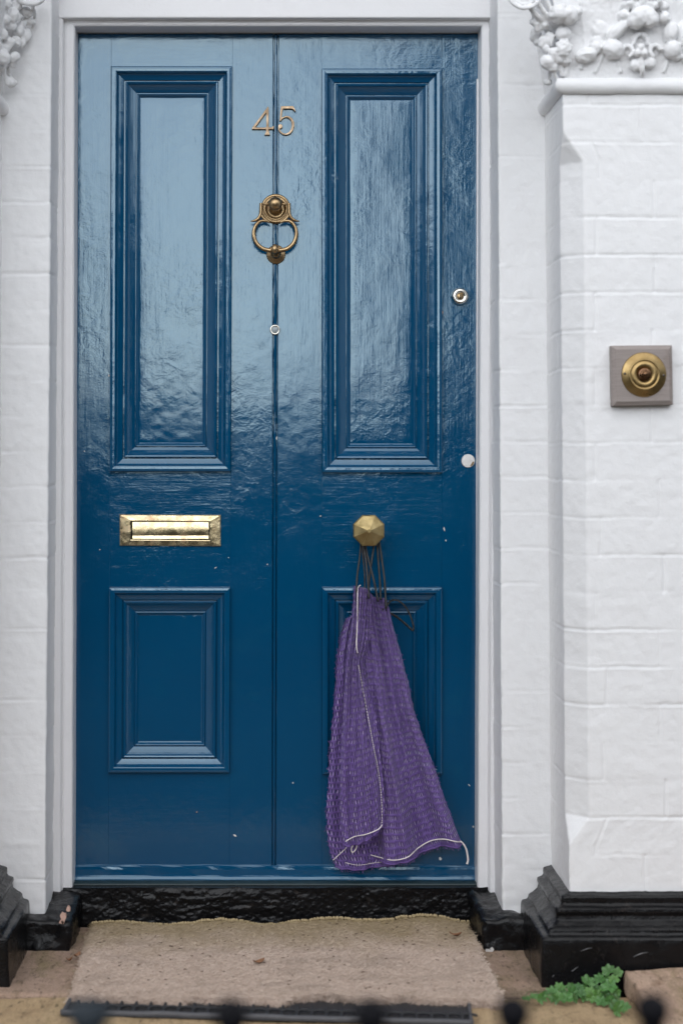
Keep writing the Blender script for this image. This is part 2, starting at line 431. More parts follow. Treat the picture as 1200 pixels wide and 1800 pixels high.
ground_m = stone("garden_path_concrete", (0.045, 0.042, 0.040), (0.06, 0.058, 0.055), (0.03, 0.03, 0.03), (0.03, 0.035, 0.02), 0.0)
asphalt = simple("asphalt", (0.045, 0.045, 0.047), 0.9, 0, 0.3, 60, 0.003, 200, Specular_IOR_Level=0.15)

def leaf_green():
    t = NT("green_leaf")
    oi = t.n.new("ShaderNodeObjectInfo").outputs["Random"]
    c = t.mix(t.noise(55, 4), (0.040, 0.125, 0.022), (0.095, 0.25, 0.060))
    c = t.mix(oi, c, (0.110, 0.24, 0.050)); c = t.mix(t.math('MULTIPLY', t.math('FRACT', t.math('MULTIPLY', oi, 7.3)), 0.6), c, (0.014, 0.060, 0.022))
    uv = t.n.new("ShaderNodeTexCoord").outputs["UV"]
    sp = t.n.new("ShaderNodeSeparateXYZ"); t.link(uv, sp.inputs[0])
    vd = t.math('ABSOLUTE', t.math('SUBTRACT', t.math('FRACT', sp.outputs[0]), 0.5))
    vein = t.math('MULTIPLY', t.ramp(vd, [(0.0, 1.0), (0.16, 0.0)]), t.ramp(sp.outputs[1], [(0.15, 1.0), (1.0, 0.3)]))
    c = t.mix(t.math('MULTIPLY', vein, 0.55), c, (0.13, 0.30, 0.11))
    n = t.bump(vein, 0.0012); n = t.bump(t.noise(260, 4), 0.0008, n)
    t.fin(c, 0.38, n, Specular_IOR_Level=0.5)
    return t.mat
leaf_m = leaf_green()
stem_m = simple("plant_stem", (0.10, 0.16, 0.05), 0.6)
def wood_grey():
    t = NT("weathered_grey_wood")
    f = t.noise(1.0, 5, 0.7, t.mapping((8, 60, 170)))
    c = t.mix(f, (0.20, 0.165, 0.15), (0.39, 0.345, 0.325))
    c = t.mix(t.ramp(t.noise(20, 5), [(0.55, 0), (0.75, 0.6)]), c, (0.12, 0.075, 0.05))
    return t.fin(c, 0.6, t.bump(f, 0.0012), Specular_IOR_Level=0.35)
bell_wood = wood_grey()
added_hedge_m = simple("added_hedge_leaf", (0.014, 0.024, 0.012), 0.9, 0, 0.5, 20, Specular_IOR_Level=0.05)
added_brick = simple("added_house_brick", (0.05, 0.04, 0.038), 0.9, 0, 0.3, 12, Specular_IOR_Level=0.1)

# ------------------------------------------------------------------ ground
mb = MB(); mb.box((-400, -400, -0.60), (400, 60, -0.45)); tag(mb.build("ground", ground_m), kind="structure")
mb = MB(); mb.box((-120, -9.5, -0.58), (120, -5.2, -0.446)); tag(mb.build("road", asphalt), kind="structure")

# ------------------------------------------------------------------ house wall and reveals (painted brick)
YW, YP, YF = -0.19, -0.40, -0.075            # wall face, pilaster face, door frame face
def zpx(py, Y): return CAM_Z-(py-VY)/F*(DIST+Y)
def leanR(z): return 0.594-0.0085*z            # the right pilaster's side leans with the old house
def leanL(z): return -0.585+0.004*z
def cornR(z): return 0.489-0.0055*z
def cornL(z): return -0.4865+0.0075*z

def brick_h(u, z, row_h, bl, seed, z0=0.0, amp=1.0, vj=0.5):
    wob = 0.0026*fbm(u*13, z*2.5, 1.7, seed+1, 3)
    zz = (z-z0+wob)/row_h
    row = np.floor(zz); fz = zz-row
    uu = u/bl+0.5*np.mod(row, 2)+0.12*_h(row, row*0, row*0, seed+5)+0.01*noise3(z*25, u*3, 0.2, seed)
    k = np.floor(uu); fu = uu-k
    dz = np.minimum(fz, 1-fz)*row_h; du = np.minimum(fu, 1-fu)*bl
    rowj = np.where(fz < .5, row, row+1)
    js = 0.10+1.25*sstep(-0.35, 0.55, fbm(u*6, rowj*3.7, 0.3, seed+9, 2))      # some joints are filled with paint
    js = js*(0.45+0.75*_h(rowj, rowj*0, rowj*0, seed+3))
    jw = 0.0021+0.0007*noise3(u*30, rowj*2.1, 0.6, seed+11)
    h = -0.0017*js*(1-sstep(0.0, 1.0, dz/(jw*1.8)))
    lip = np.exp(-((fz*row_h-(row_h-0.004))/0.0022)**2)                        # paint rolled over the brick's top edge
    h = h+0.0006*js*lip
    h = np.minimum(h, 0.0008)-0.0016*vj*(0.2+0.7*_h(k, row, row*0, seed+7))*(1-sstep(0, 1, du/0.005))
    tilt = (_h(k, row, row*0, seed+21)-.5)*0.0014*(fz-.5)+(_h(k, row, row*0, seed+22)-.5)*0.0010*(fu-.5)
    off = (_h(k, row, row*0, seed+23)-.5)*0.0011
    edge = sstep(0, 0.012, dz)*sstep(0, 0.012, du)
    h = h+(tilt+off)*edge
    h = h+0.0005*fbm(u*14, z*14, 0.5, seed+31, 3)+0.0005*fbm(u*70, z*70, 0.1, seed+41, 2)
    return amp*h

def path_wall(segs_fn, zs, nu, hfn, zone=None):
    "segs_fn(z) -> list of (x, y); sampled evenly by arc, displaced outward"
    P = np.zeros((len(zs), nu, 3))
    for i, z in enumerate(zs):
        pts = np.array(segs_fn(z)); d = np.hypot(*np.diff(pts, axis=0).T); s = np.concatenate([[0], np.cumsum(d)])
        q = np.linspace(0, s[-1], nu)
        x = np.interp(q, s, pts[:, 0]); y = np.interp(q, s, pts[:, 1])
        tx, ty = np.gradient(x), np.gradient(y); L = np.hypot(tx, ty)+1e-12
        nx, ny = ty/L, -tx/L
        h = hfn(q, np.full(nu, z))
        P[i, :, 0] = x+nx*h; P[i, :, 1] = y+ny*h; P[i, :, 2] = z
    return P

wall = thing("house_wall", (0, -0.1, -0.45), "white painted brick house wall around the blue front door", "wall")
zs = np.arange(0.06, 2.42, 0.0035)
for side in (0, 1):
    if side == 0:
        f = lambda z: [(-0.66, YW), (cornL(z)-0.004, YW), (cornL(z)-0.001, YW+0.001), (cornL(z), YW+0.005), (cornL(z)+0.001, YF+0.05)]
    else:
        f = lambda z: [(cornR(z)-0.001, YF+0.05), (cornR(z), YW+0.005), (cornR(z)+0.001, YW+0.001), (cornR(z)+0.004, YW), (0.66, YW)]
    P = path_wall(f, zs, 96, lambda u, z: brick_h(u+0.03*side, z, 0.0762, 0.228, 100+side*37, 0.006 if side else -0.015, 1.25, 0.05))
    mb = MB(); mb.grid(P); mb.build("brick_jamb", white_wall, wall)
for x0, x1 in ((-4.0, -1.0), (1.0, 4.0)):
    mb = MB(); mb.box((x0, YW, -0.45), (x1, 0.15, 2.42)); mb.build("brick_panel", white_wall, wall)
mb = MB(); mb.box((-4.0, YW, 2.424), (4.0, 0.15, 3.4)); mb.build("brick_panel", white_wall, wall)
added_hood = MB(); added_hood.box((-1.45, -0.60, 2.66), (1.45, YW+.002, 2.76)); added_hood.box((-1.50, -0.70, 2.764), (1.50, YW+.002, 2.90)); added_hood.box((-1.55, -0.76, 2.904), (1.55, YW+.002, 2.98))  # unseen canopy, added dark so the moulding slopes mirror no bright sky
added_hood.build("added_canopy", simple("added_dark_slate", (0.03, 0.032, 0.036), 0.8, Specular_IOR_Level=0.2), wall, 0.01)
mb = MB(); mb.box((-1.0, 0.12, -0.45), (1.0, 0.15, 2.42)); mb.build("inner_backing", dark_hole, wall)

# ------------------------------------------------------------------ door frame
frame = thing("door_frame", V(485, 1560, YF), "white painted wooden frame with a moulded edge around the blue door", "door frame")
def inner_loop(o):
    "opening corners pushed outward by o metres (bottom-left, top-left, top-right, bottom-right)"
    bl, tl, tr, br = V(127.5, 1572, -0.058), V(132, 46, -0.058), V(845.5, 46, -0.058), V(839, 1580, -0.058)
    return [(bl.x-o, bl.z), (tl.x-o, tl.z+o), (tr.x+o, tr.z+o), (br.x+o, br.z)]
prof = [(0, 0.03), (0, -0.050), (0.0012, -0.0555), (0.004, -0.058), (0.0185, -0.058), (0.0195, -0.0600), (0.0210, -0.0610), (0.0222, -0.0595), (0.0228, -0.0625),
        (0.0240, -0.070), (0.0255, -0.0742), (0.0275, -0.075), (0.075, -0.075)]
loops = [[(x, y, z) for x, z in inner_loop(o)] for o, y in prof]
mb = MB()
for a, b in ((0, 1), (1, 2), (2, 3)):
    ns = 60 if a != 1 else 34
    G = np.zeros((ns+1, len(prof), 3))
    for j, lp in enumerate(loops):
        for i in range(ns+1):
            t_ = i/ns; G[i, j] = [lp[a][k]*(1-t_)+lp[b][k]*t_ for k in range(3)]
    if a == 1: G[:, 12, 2] = G[:, 11, 2]+0.0005          # the head's face belongs to the transom
    G[:, :, 0] += 0.0006*noise3(G[:, :, 2]*9, G[:, :, 1]*60, 0.4, 5); G[:, :, 1] += 0.0007*noise3(G[:, :, 2]*14, G[:, :, 0]*14, 0.8, 6)
    mb.grid(G, smooth=False)
mb.build("jamb_moulding", white_wood, frame)
tl, tr = V(118, 31, -0.08), V(852, 31, -0.08)
mb = MB(); mb.box((tl.x-0.07, -0.0785, tl.z), (tr.x+0.07, 0.03, 2.42)); o = mb.build("transom", white_wood, frame, 0.003)
q = [V(131.5, 125, -0.010), V(136.5, 125, -0.010), V(131.5, 1552, -0.010), V(127, 1552, -0.010)]
mb = MB(); mb.hexa(q, [(p.x, 0.0, p.z) for p in q]); mb.build("draught_strip", white_wood, frame, 0.0012)
q = [V(837.5, 138, -0.010), V(843, 138, -0.010), V(841, 1556, -0.010), V(836, 1556, -0.010)]
mb = MB(); mb.hexa(q, [(p.x, 0.0, p.z) for p in q]); mb.build("draught_strip", white_wood, frame, 0.0012)
a, b = V(122, 1551, -0.03), V(845, 1562, -0.03)
mb = MB(); mb.box((a.x, -0.040, b.z), (b.x, 0.03, a.z)); o = mb.build("sill", sill_dark, frame, 0.003)

# ------------------------------------------------------------------ the blue door
door = thing("front_door", V(485, 1548, 0.02), "glossy dark blue panelled front door with brass number 45 and knocker", "door")
LN = {'L': (131, 125), 'a': (196, 191), 'b': (409, 403), 'g0': (479.5, 477), 'g1': (490.5, 485.5), 'c': (565, 566), 'd': (776.5, 775.5), 'R': (846, 841)}
def X(k, y):
    t_ = (y-62)/1488; a_, b_ = LN[k]; return a_+(b_-a_)*t_
def plate(name, k0, k1, y0, y1, mat, proud=0.0, thick=0.04, bev=0.0004, warp=True):
    q = [V(X(k0, y0), y0), V(X(k1, y0), y0), V(X(k1, y1), y1), V(X(k0, y1), y1)]
    mb_ = MB(); mb_.hexa([(p.x, -proud, p.z) for p in q], [(p.x, thick, p.z) for p in q])
    return mb_.build(name, mat, door, bev)
YT, YB = 60, 1523
for k0, k1, pr in (('L', 'a', 0.0), ('b', 'g0', 0.0003), ('g1', 'c', 0.0), ('d', 'R', 0.0004)):
    plate("stile", k0, k1, YT, YB, paint_v, pr)
PAN = [('a', 'b', 118, 829), ('c', 'd', 122, 831), ('a', 'b', 1032, 1357), ('c', 'd', 1032, 1360)]
for k0, k1, ys in (('a', 'b', (YT, 118, 829, 1032, 1357, YB)), ('c', 'd', (YT, 122, 831, 1032, 1360, YB))):
    for i in (0, 2, 4): plate("rail", k0, k1, ys[i], ys[i+1], paint_h, -0.0003)
# centre bead between two grooves
cx = [(0, -0.0002), (0.8, 0.0006), (1.2, 0.006), (2.6, 0.006), (3.2, 0.0008), (3.9, -0.0009), (5.5, -0.0013), (7.1, -0.0009), (7.8, 0.0008), (8.4, 0.006), (9.8, 0.006), (10.2, 0.0006), (11, -0.0002)]
G = np.zeros((80, len(cx), 3))
for i in range(80):
    y = YT+(YB-YT)*i/79
    for j, (u, dy) in enumerate(cx):
        p = V(X('g0', y)+u/11*(X('g1', y)-X('g0', y)), y)
        G[i, j] = (p.x+0.0004*float(noise3(y*0.05, j*.3, 0, 3)), dy+0.0004*float(noise3(y*0.08, j, .5, 4)), p.z)
mb = MB(); mb.grid(G, smooth=False); mb.build("centre_bead", paint_v, door)
MP = [(0, 0.001), (0, -0.0080), (0.7, -0.0106), (2.0, -0.0114), (5, -0.0118), (8.5, -0.0115), (10.0, -0.0106), (11.0, -0.0080), (12, -0.0040), (14, -0.0012), (17, 0.0008), (20, 0.0022), (22.3, 0.0030),
      (22.6, 0.0075), (24.6, 0.0075), (25, 0.0015), (26.5, 0.0000), (28.5, 0.0006), (29.5, 0.0025), (30.5, 0.0045), (33.5, 0.0078), (38, 0.0118), (42.5, 0.0150), (43, 0.0165), (43.8, 0.0165), (44.4, 0.0142), (45.5, 0.0134), (46.5, 0.0140), (48, 0.0158),
      (49.5, 0.0180), (51.5, 0.0196), (52.6, 0.0225)]
for pi, (k0, k1, y0, y1) in enumerate(PAN):
    hold = []
    for ins, dy in MP:
        c = [(X(k0, y0)+ins, y0+ins), (X(k1, y0)-ins, y0+ins), (X(k1, y1)-ins, y1-ins), (X(k0, y1)+ins, y1-ins)]
        hold.append([(V(px, py).x, dy, V(px, py).z) for px, py in c])
    mb = MB()
    for k in range(4):
        n_ = 40 if k % 2 else 14
        if k % 2 and y1-y0 > 500: n_ = 70
        G = np.zeros((n_+1, len(MP), 3))
        for i in range(n_+1):
            t_ = i/n_
            for j, lp in enumerate(hold):
                A_, B_ = lp[k], lp[(k+1) % 4]
                G[i, j] = [A_[d]*(1-t_)+B_[d]*t_ for d in range(3)]
        w_ = 0.0005*noise3(G[:, :, 0]*22+pi, G[:, :, 2]*22, G[:, :, 1]*40, 50+pi)
        G[:, :, 1] += w_; 
        mb.grid(G, smooth=False)
    mb.build("panel_moulding", paint_v if pi < 4 else paint_h, door)
    # the panel itself, an old uneven board
    i0 = 50
    q = [V(X(k0, y0)+i0, y0+i0), V(X(k1, y0)-i0, y0+i0), V(X(k1, y1)-i0, y1-i0), V(X(k0, y1)+i0, y1-i0)]
    n1, n2 = 40, 150
    s_, t2 = np.meshgrid(np.linspace(0, 1, n1), np.linspace(0, 1, n2))
    xx = (q[0].x*(1-s_)+q[1].x*s_)*(1-t2)+(q[3].x*(1-s_)+q[2].x*s_)*t2
    zz = q[0].z*(1-t2)+q[3].z*t2
    lumps = 0.0006*fbm(xx*5+pi*3, zz*4, 0.2, 60+pi, 3)+0.00022*(t2**5)*fbm(xx*50, zz*70, 0.4, 70+pi, 3)
    e_ = np.minimum(np.minimum(s_, 1-s_)*(q[1].x-q[0].x), np.minimum(t2, 1-t2)*(q[0].z-q[3].z))
    yy = 0.019+lumps+0.0004*np.exp(-e_/0.006)
    mb = MB(); mb.grid(np.dstack([xx, yy, zz])); mb.build("panel", paint_v, door)
# weatherboard at the foot
wp = [(1520.5, 0.001), (1520.5, -0.0035), (1522.5, -0.0062), (1527, -0.0070), (1537, -0.0078), (1539, -0.0105), (1543, -0.0135), (1547, -0.0130), (1549.5, -0.0085), (1550.5, 0.001)]
G = np.zeros((70, len(wp), 3))
for i in range(70):
    for j, (y, dy) in enumerate(wp):
        px = X('L', 1540)+(X('R', 1540)-X('L', 1540))*i/69
        p = V(px, y+0.6*float(noise3(px*.03, j*.2, 0, 8))); G[i, j] = (p.x, dy+0.0006*float(noise3(px*.04, j, .5, 9)), p.z)
mb = MB(); mb.grid(G, smooth=False); mb.build("weatherboard", paint_h, door)
# paint chips, plaster flecks and bare spots
mb = MB()
def flake(px, py, rx, ry, Y, mi, rot=0.0, sd_=0):
    c = V(px, py, 0); n_ = 9
    ring = []
    for k in range(n_):
        an = 2*math.pi*k/n_; rr = 0.7+0.5*float(_h(np.array([k]), np.array([sd_]), np.array([0]), 3)[0])
        x_, z_ = .78*m(rx)*rr*math.cos(an), .78*m(ry)*rr*math.sin(an)
        ring.append((c.x+x_*math.cos(rot)-z_*math.sin(rot), Y, c.z+x_*math.sin(rot)+z_*math.cos(rot)))
    back = [(x_, Y+0.0012, z_) for x_, _, z_ in ring]
    mb.add(ring+back, [tuple(range(n_))]+[(k, (k+1) % n_, n_+(k+1) % n_, n_+k) for k in range(n_)], mi)
for i, (px, py, rx, ry, mi, rot) in enumerate([(413, 1468, 4.5, 2.2, 0, -.5), (515, 1376, 1.6, 1.8, 0, 0), (773, 1509, 3.6, 3.6, 0, 0), (824, 1380, 3.4, 1.2, 0, -.9), (831, 1453, 1.6, 3, 0, .3), (346, 1427, 1.5, 1.5, 1, 0),
        (470, 992, 1.4, 1.8, 0, 0), (777, 549, 1.8, 4, 1, 0), (192, 660, 1.4, 3.2, 0, 0), (775, 636, 1.2, 2, 0, 0), (780, 930, 1.6, 5, 0, .2), (783, 950, 1, 2.5, 0, 0), (563, 907, 2.4, 1.2, 0, .4), 
        (379, 998, 3, 1, 0, .6), (176, 966, 1.2, 1.2, 0, 0), (149, 793, 1.2, 1.4, 0, 0), (402, 980, 1.2, 1, 0, 0), (486, 770, 1.2, 4, 0, 0), (288, 1350, 2, 1, 0, 0)]):
    flake(px, py, rx, ry, -0.0022, mi, rot, i)
for i, (px, rx, ry) in enumerate([(141, 4.5, 1.6), (185, 6.5, 2.2), (258, 3.5, 1.2), (430, 2.5, 1.0), (612, 9, 1.6), (624, 5, 2.0), (600, 4, 1.2), (783, 6, 1.2), (820, 4, 1.2)]):
    flake(px, 1546, rx, ry, -0.0148, 1, 0, 40+i)
tag(mb.build("chipped_paint", [fleck, chip_wood], door), kind="stuff")

# house number 45
NX, NS, NZ = 430, 10.909, 170
def nb(zx, zy, Y): p = V(NX+zx/NS, NZ+zy/NS); return (p.x, Y, p.z)
def slab(mb_, poly, hole=None, y0=-0.0075, y1=0.001):
    import mathutils.geometry as mg
    loops_ = [[Vector((x, -z, 0)) for x, z in poly]]+([[Vector((x, -z, 0)) for x, z in hole]] if hole else [])
    flat = [p for l in loops_ for p in l]
    tris = mg.tessellate_polygon(loops_)
    fr = [nb(p.x, -p.y, y0) for p in flat]; bk = [nb(p.x, -p.y, y1) for p in flat]; N = len(flat)
    fs = [tuple(t_) for t_ in tris]+[tuple(N+i for i in t_[::-1]) for t_ in tris]
    b = 0
    for l in loops_:
        k = len(l); fs += [(b+i, b+(i+1) % k, N+b+(i+1) % k, N+b+i) for i in range(k)]; b += k
    mb_.add(fr+bk, fs)
mb = MB()
slab(mb, [(446, 192), (462, 235), (462, 596), (520, 598), (546, 572), (562, 575), (556, 638), (462, 638), (466, 680), (486, 748), (380, 748), (408, 690), (412, 638), (135, 638), (148, 604), (428, 225)], [(416, 318), (416, 600), (206, 600)])
o = mb.build("number_digit", brass_number, door); remesh(o, 0.0006, 1)
def stroke(pts, ws):
    L_, R_ = [], []
    for i, (x, y) in enumerate(pts):
        a_, b_ = pts[max(i-1, 0)], pts[min(i+1, len(pts)-1)]
        tx, ty = b_[0]-a_[0], b_[1]-a_[1]; l = math.hypot(tx, ty)
        L_.append((x-ty/l*ws[i]/2, y+tx/l*ws[i]/2)); R_.append((x+ty/l*ws[i]/2, y-tx/l*ws[i]/2))
    return L_+R_[::-1]
mb = MB()
slab(mb, [(695, 192), (930, 190), (952, 228), (980, 298), (962, 296), (935, 262), (885, 244), (735, 246), (722, 300), (708, 420), (700, 478), (668, 478), (676, 380)])
slab(mb, stroke([(684, 470), (728, 418), (790, 392), (850, 402), (900, 445), (925, 510), (926, 580), (905, 650), (860, 706), (795, 734), (730, 722), (682, 684), (656, 630), (652, 590)], [20, 26, 30, 36, 44, 50, 50, 46, 40, 34, 30, 28, 26, 22]), None, -0.0072)
slab(mb, [(685+42*math.cos(a_), 580+44*math.sin(a_)) for a_ in np.linspace(0, 2*math.pi, 18)[:-1]], None, -0.0074)
o = mb.build("number_digit", brass_number, door); remesh(o, 0.0006, 1)

# door knocker
kc = V(484.5, 367.5)
mb = MB(); r = m(26.3)
mb.lathe(kc, [(r, -0.001), (r, 0.004), (r*.97, 0.006), (r*.88, 0.0075), (r*.83, 0.0068), (r*.80, 0.0052), (r*.77, 0.0068), (r*.70, 0.0072), (r*.66, 0.006), (r*.5, 0.0035), (r*.42, 0.005), (r*.3, 0.012), (r*.27, 0.022)], 48)
kn = mb.build("knocker", brass_aged, door)
mb = MB(); bc = V(483.8, 362); mb.ball((bc.x, -0.030, bc.z), (m(12.3), m(12.3), m(12.3)), seg=28, rings=18); mb.build("knocker_boss", brass_aged, kn)
mb = MB()
YK = -0.028
pp = lambda x, y, Y=YK: (V(x, y).x, Y, V(x, y).z)
def smooth_path(pts, n=6):
    P_ = [Vector(p) for p in pts]; out = []
    for i in range(len(P_)-1):
        p0, p1, p2, p3 = P_[max(i-1, 0)], P_[i], P_[i+1], P_[min(i+2, len(P_)-1)]
        for k in range(n):
            t_ = k/n
            out.append(0.5*((2*p1)+(p2-p0)*t_+(2*p0-5*p1+4*p2-p3)*t_*t_+(3*p1-p0-3*p2+p3)*t_**3))
    out.append(P_[-1]); return out
for sgn in (-1, 1):
    c0 = 483.4
    xx = lambda d: c0+sgn*d
    mb.tube([pp(xx(8), 362), pp(xx(15), 362.3), pp(xx(24.5), 362.3)], [0.003, 0.0026, 0.0030], 10)
    mb.tube(smooth_path([pp(xx(24.3), 360.5), pp(xx(24.6), 370), pp(xx(25), 379), pp(xx(28.2), 386), pp(xx(34), 390.5), pp(xx(42.5), 392.3)]), np.interp(np.linspace(0, 1, 31), [0, .5, .8, 1], [.0036, .0038, .0034, .0010]), 10, flat=1.3)
    mb.tube(smooth_path([pp(xx(25), 380), pp(xx(20.5), 386.5), pp(xx(13), 392.5), pp(xx(9), 394)]), np.interp(np.linspace(0, 1, 19), [0, .6, 1], [.0034, .003, .0016]), 10)
    ring = smooth_path([pp(xx(9.5), 395.2), pp(xx(15), 392.2), pp(xx(24.5), 391.8), pp(xx(31.5), 397), pp(xx(36), 406), pp(xx(37), 417), pp(xx(32.5), 430), pp(xx(22.5), 439.2), pp(xx(11), 442.6), pp(xx(0), 443)], 7)
    mb.tube(ring, np.interp(np.linspace(0, 1, len(ring)), [0, .15, .3, .6, 1], [.0012, .0030, .0040, .0047, .0050]), 12)
mb.build("knocker_ring", brass_aged, kn)
mb = MB(); p = V(483, 441); mb.ball((p.x, YK-0.001, p.z), (m(6.5), m(7.5), m(9.2)), seg=20, rings=12)
mb.tube([(p.x-m(7), YK, p.z), (p.x-m(5.5), YK, p.z)], 0.0064, 14); mb.tube([(p.x+m(5.5), YK, p.z), (p.x+m(7), YK, p.z)], 0.0064, 14)
mb.build("knocker_hammer", brass_aged, kn)
mb = MB(); p = V(485, 447.5); r = m(16.8)
mb.lathe(p, [(r, -0.001), (r, 0.003), (r*.93, 0.0048), (r*.6, 0.006), (r*.5, 0.008), (r*.38, 0.018), (r*.3, 0.0195)], 36); mb.build("strike_plate", brass_aged, kn)

# peephole, rim lock, small escutcheon
p = V(483.3, 579.8); r = m(9)
mb = MB(); mb.lathe(p, [(r, -0.002), (r, 0.004), (r*.92, 0.0055), (r*.72, 0.0055), (r*.66, 0.003)], 32); ph = mb.build("peephole", chrome, door)
mb = MB(); mb.lathe(p, [(r*.70, 0.0015), (r*.66, 0.0036), (r*.4, 0.0052), (r*.1, 0.0058)], 24); mb.build("peephole_lens", glass_eye, ph)
p = V(807.5, 521.5); r = m(16)
mb = MB(); mb.lathe(p, [(r, -0.002), (r, 0.002), (r*.93, 0.006), (r*.80, 0.012), (r*.74, 0.013), (r*.40, 0.013), (r*.37, 0.010)], 40); lk = mb.build("cylinder_lock", chrome, door)
mb = MB(); mb.lathe(p, [(r*.38, 0.004), (r*.36, 0.0105), (r*.1, 0.0108)], 24); lc = mb.build("lock_barrel", brass_aged, lk)
mb = MB(); mb.box((p.x-0.0011, p.y-0.0116, p.z-0.0052), (p.x+0.0011, p.y-0.0085, p.z+0.0045)); mb.build("keyhole", dark_hole, lk)
p = V(822, 810); r = m(12)
mb = MB(); mb.lathe(p, [(r, -0.002), (r, 0.002), (r*.95, 0.0034), (r*.1, 0.0036)], 36, smooth=False); es = mb.build("key_escutcheon", disc_metal, door)
mb = MB(); mb.hexa([(p.x+m(3), -0.0052, p.z-m(9.5)), (p.x+m(8.5), -0.0046, p.z-m(7.5)), (p.x+m(10.5), -0.0044, p.z-m(2)), (p.x+m(8), -0.0048, p.z-m(1))],
                 [(p.x+m(3), -0.002, p.z-m(9.5)), (p.x+m(8.5), -0.002, p.z-m(7.5)), (p.x+m(10.5), -0.002, p.z-m(2)), (p.x+m(8), -0.002, p.z-m(1))]); mb.build("escutcheon_cover", brass_aged, es)

# letterbox
def rect(px0, py0, px1, py1, Y, dx=0): return [(V(px0+dx, py0).x, Y, V(px0, py0).z), (V(px1+dx, py0+1).x, Y, V(px1, py0+1).z), (V(px1, py1).x, Y, V(px1, py1).z), (V(px0, py1-1).x, Y, V(px0, py1-1).z)]
mb = MB()
mb.loft_rect([rect(211, 904, 388, 960, 0.001), rect(211, 904, 388, 960, -0.0035), rect(212.5, 905.5, 386.5, 958.5, -0.0052), rect(229.5, 914.5, 370, 950.5, -0.0060), rect(231, 915.5, 368.5, 949.5, -0.0056), rect(232.5, 916.5, 367.5, 948.5, -0.001)])
lb = mb.build("letterbox", brass_bright, door)
G = np.zeros((14, 40, 3))
for i in range(14):
    for j in range(40):
        t_ = i/13; px, py = 233.5+133.3*j/39, 917.5+30*t_
        p = V(px, py); G[i, j] = (p.x, -0.0034-0.0014*math.sin(math.pi*min(1, t_*1.02))-(0.0025 if t_ > .88 else 0), p.z)
mb = MB(); mb.grid(G); mb.build("letterbox_flap", brass_bright, lb)
mb = MB(); mb.loft_rect([rect(232, 917, 368, 949, -0.0005)], close=True); mb.add(rect(231, 916, 369, 950, -0.0006), [(0, 1, 2, 3)]); mb.build("letterbox_slot", dark_hole, lb)

# octagonal knob
kb = V(645.3, 930.5)
mb = MB()
mb.lathe(kb, [(0.024, -0.002), (0.024, 0.003), (0.021, 0.006), (0.013, 0.009), (0.0105, 0.016), (0.0105, 0.036), (0.016, 0.042)], 32)
pk = mb.build("door_knob", brass_knob, door)
mb = MB(); mb.lathe(kb, [(0.014, 0.040), (0.026, 0.043), (0.0345, 0.047), (0.0372, 0.051), (0.0372, 0.057), (0.0345, 0.0595), (0.004, 0.0735)], 8, smooth=False, phase=math.pi/8)
mb.build("knob_head", brass_knob, pk, 0.0008)

# ------------------------------------------------------------------ purple mesh bag
bag = thing("mesh_bag", V(650, 1036, -0.03), "purple knitted mesh bag hanging by black drawstrings from the octagonal brass knob", "bag")
def curve(tab):
    ys, xs = zip(*tab); return lambda y: np.interp(y, ys, xs)
def sheet(top, bottom, L_, R_, Yfn, nS=120, nT=150, u0=0.0, u1=1.0, edge=0.0, sd_=0):
    """top/bottom: lists of (s, y) ; L_/R_: x(y). Yfn(s, t) -> depth"""
    tp = lambda s: np.interp(s, *zip(*top)); bt = lambda s: np.interp(s, *zip(*bottom))
    P = np.zeros((nT, nS, 3)); uv = []
    for i in range(nT):
        t_ = i/(nT-1)
        for j in range(nS):
            s = j/(nS-1)
            y = tp(s)*(1-t_)+bt(s)*t_
            x = L_(y)*(1-s)+R_(y)*s
            if edge: x += edge*float(noise3(y*0.11, s*3, 0.3, sd_))*(1 if s in (0, 1) else 0.3)
            Y = Yfn(s, t_)
            p = V(x, y, -0.05); P[i, j] = (p.x, Y, p.z)
            uv.append((u0+(u1-u0)*s, t_))
    return P, uv
def folds(base, amps, seed, edge=0.012, pleat=0.0036):
    def f(s, t_):
        base_ = base-pleat*max(0, 1-1.25*t_)**.7*(math.sin(2*math.pi*7*s+seed+2*math.sin(4*t_))+.6*math.sin(2*math.pi*12.3*s+2*seed))
        a_ = sum(A*math.cos(2*math.pi*(k*(s+0.03*math.sin(5*t_+k))+ph)) for A, k, ph in amps)
        g = 0.35+0.75*t_ if t_ < .9 else 0.35+0.75*.9
        e = edge*(abs(2*s-1)**5)
        return base_-a_*g+e-0.010*math.sin(math.pi*min(1, t_*0.9))-0.0012*float(noise3(s*16, t_*22, seed, 7))-0.0022*float(noise3(s*6, t_*7, seed+.5, 8))
    return f
mb = MB()
# rear layer, seen at the left edge and under the front hem
Lb = curve([(1080, 617), (1090, 608), (1110, 602), (1130, 597), (1160, 592), (1200, 590), (1260, 586), (1320, 580), (1380, 577), (1440, 574.5), (1480, 576), (1510, 583), (1533, 592)])
Rb = curve([(1080, 660), (1300, 700), (1450, 712), (1516, 706), (1533, 690)])
Pb, uvb = sheet([(0, 1090), (.15, 1082), (1, 1082)], [(0, 1530), (.1, 1534), (.5, 1533), (.85, 1526), (1, 1515)], Lb, Rb, folds(-0.026, [(.006, 2, .2), (.003, 5, .6)], 1.0, 0.006), 80, 130, 0.0, 0.5, 1.2, 21)
mb.grid(Pb, uv=uvb)
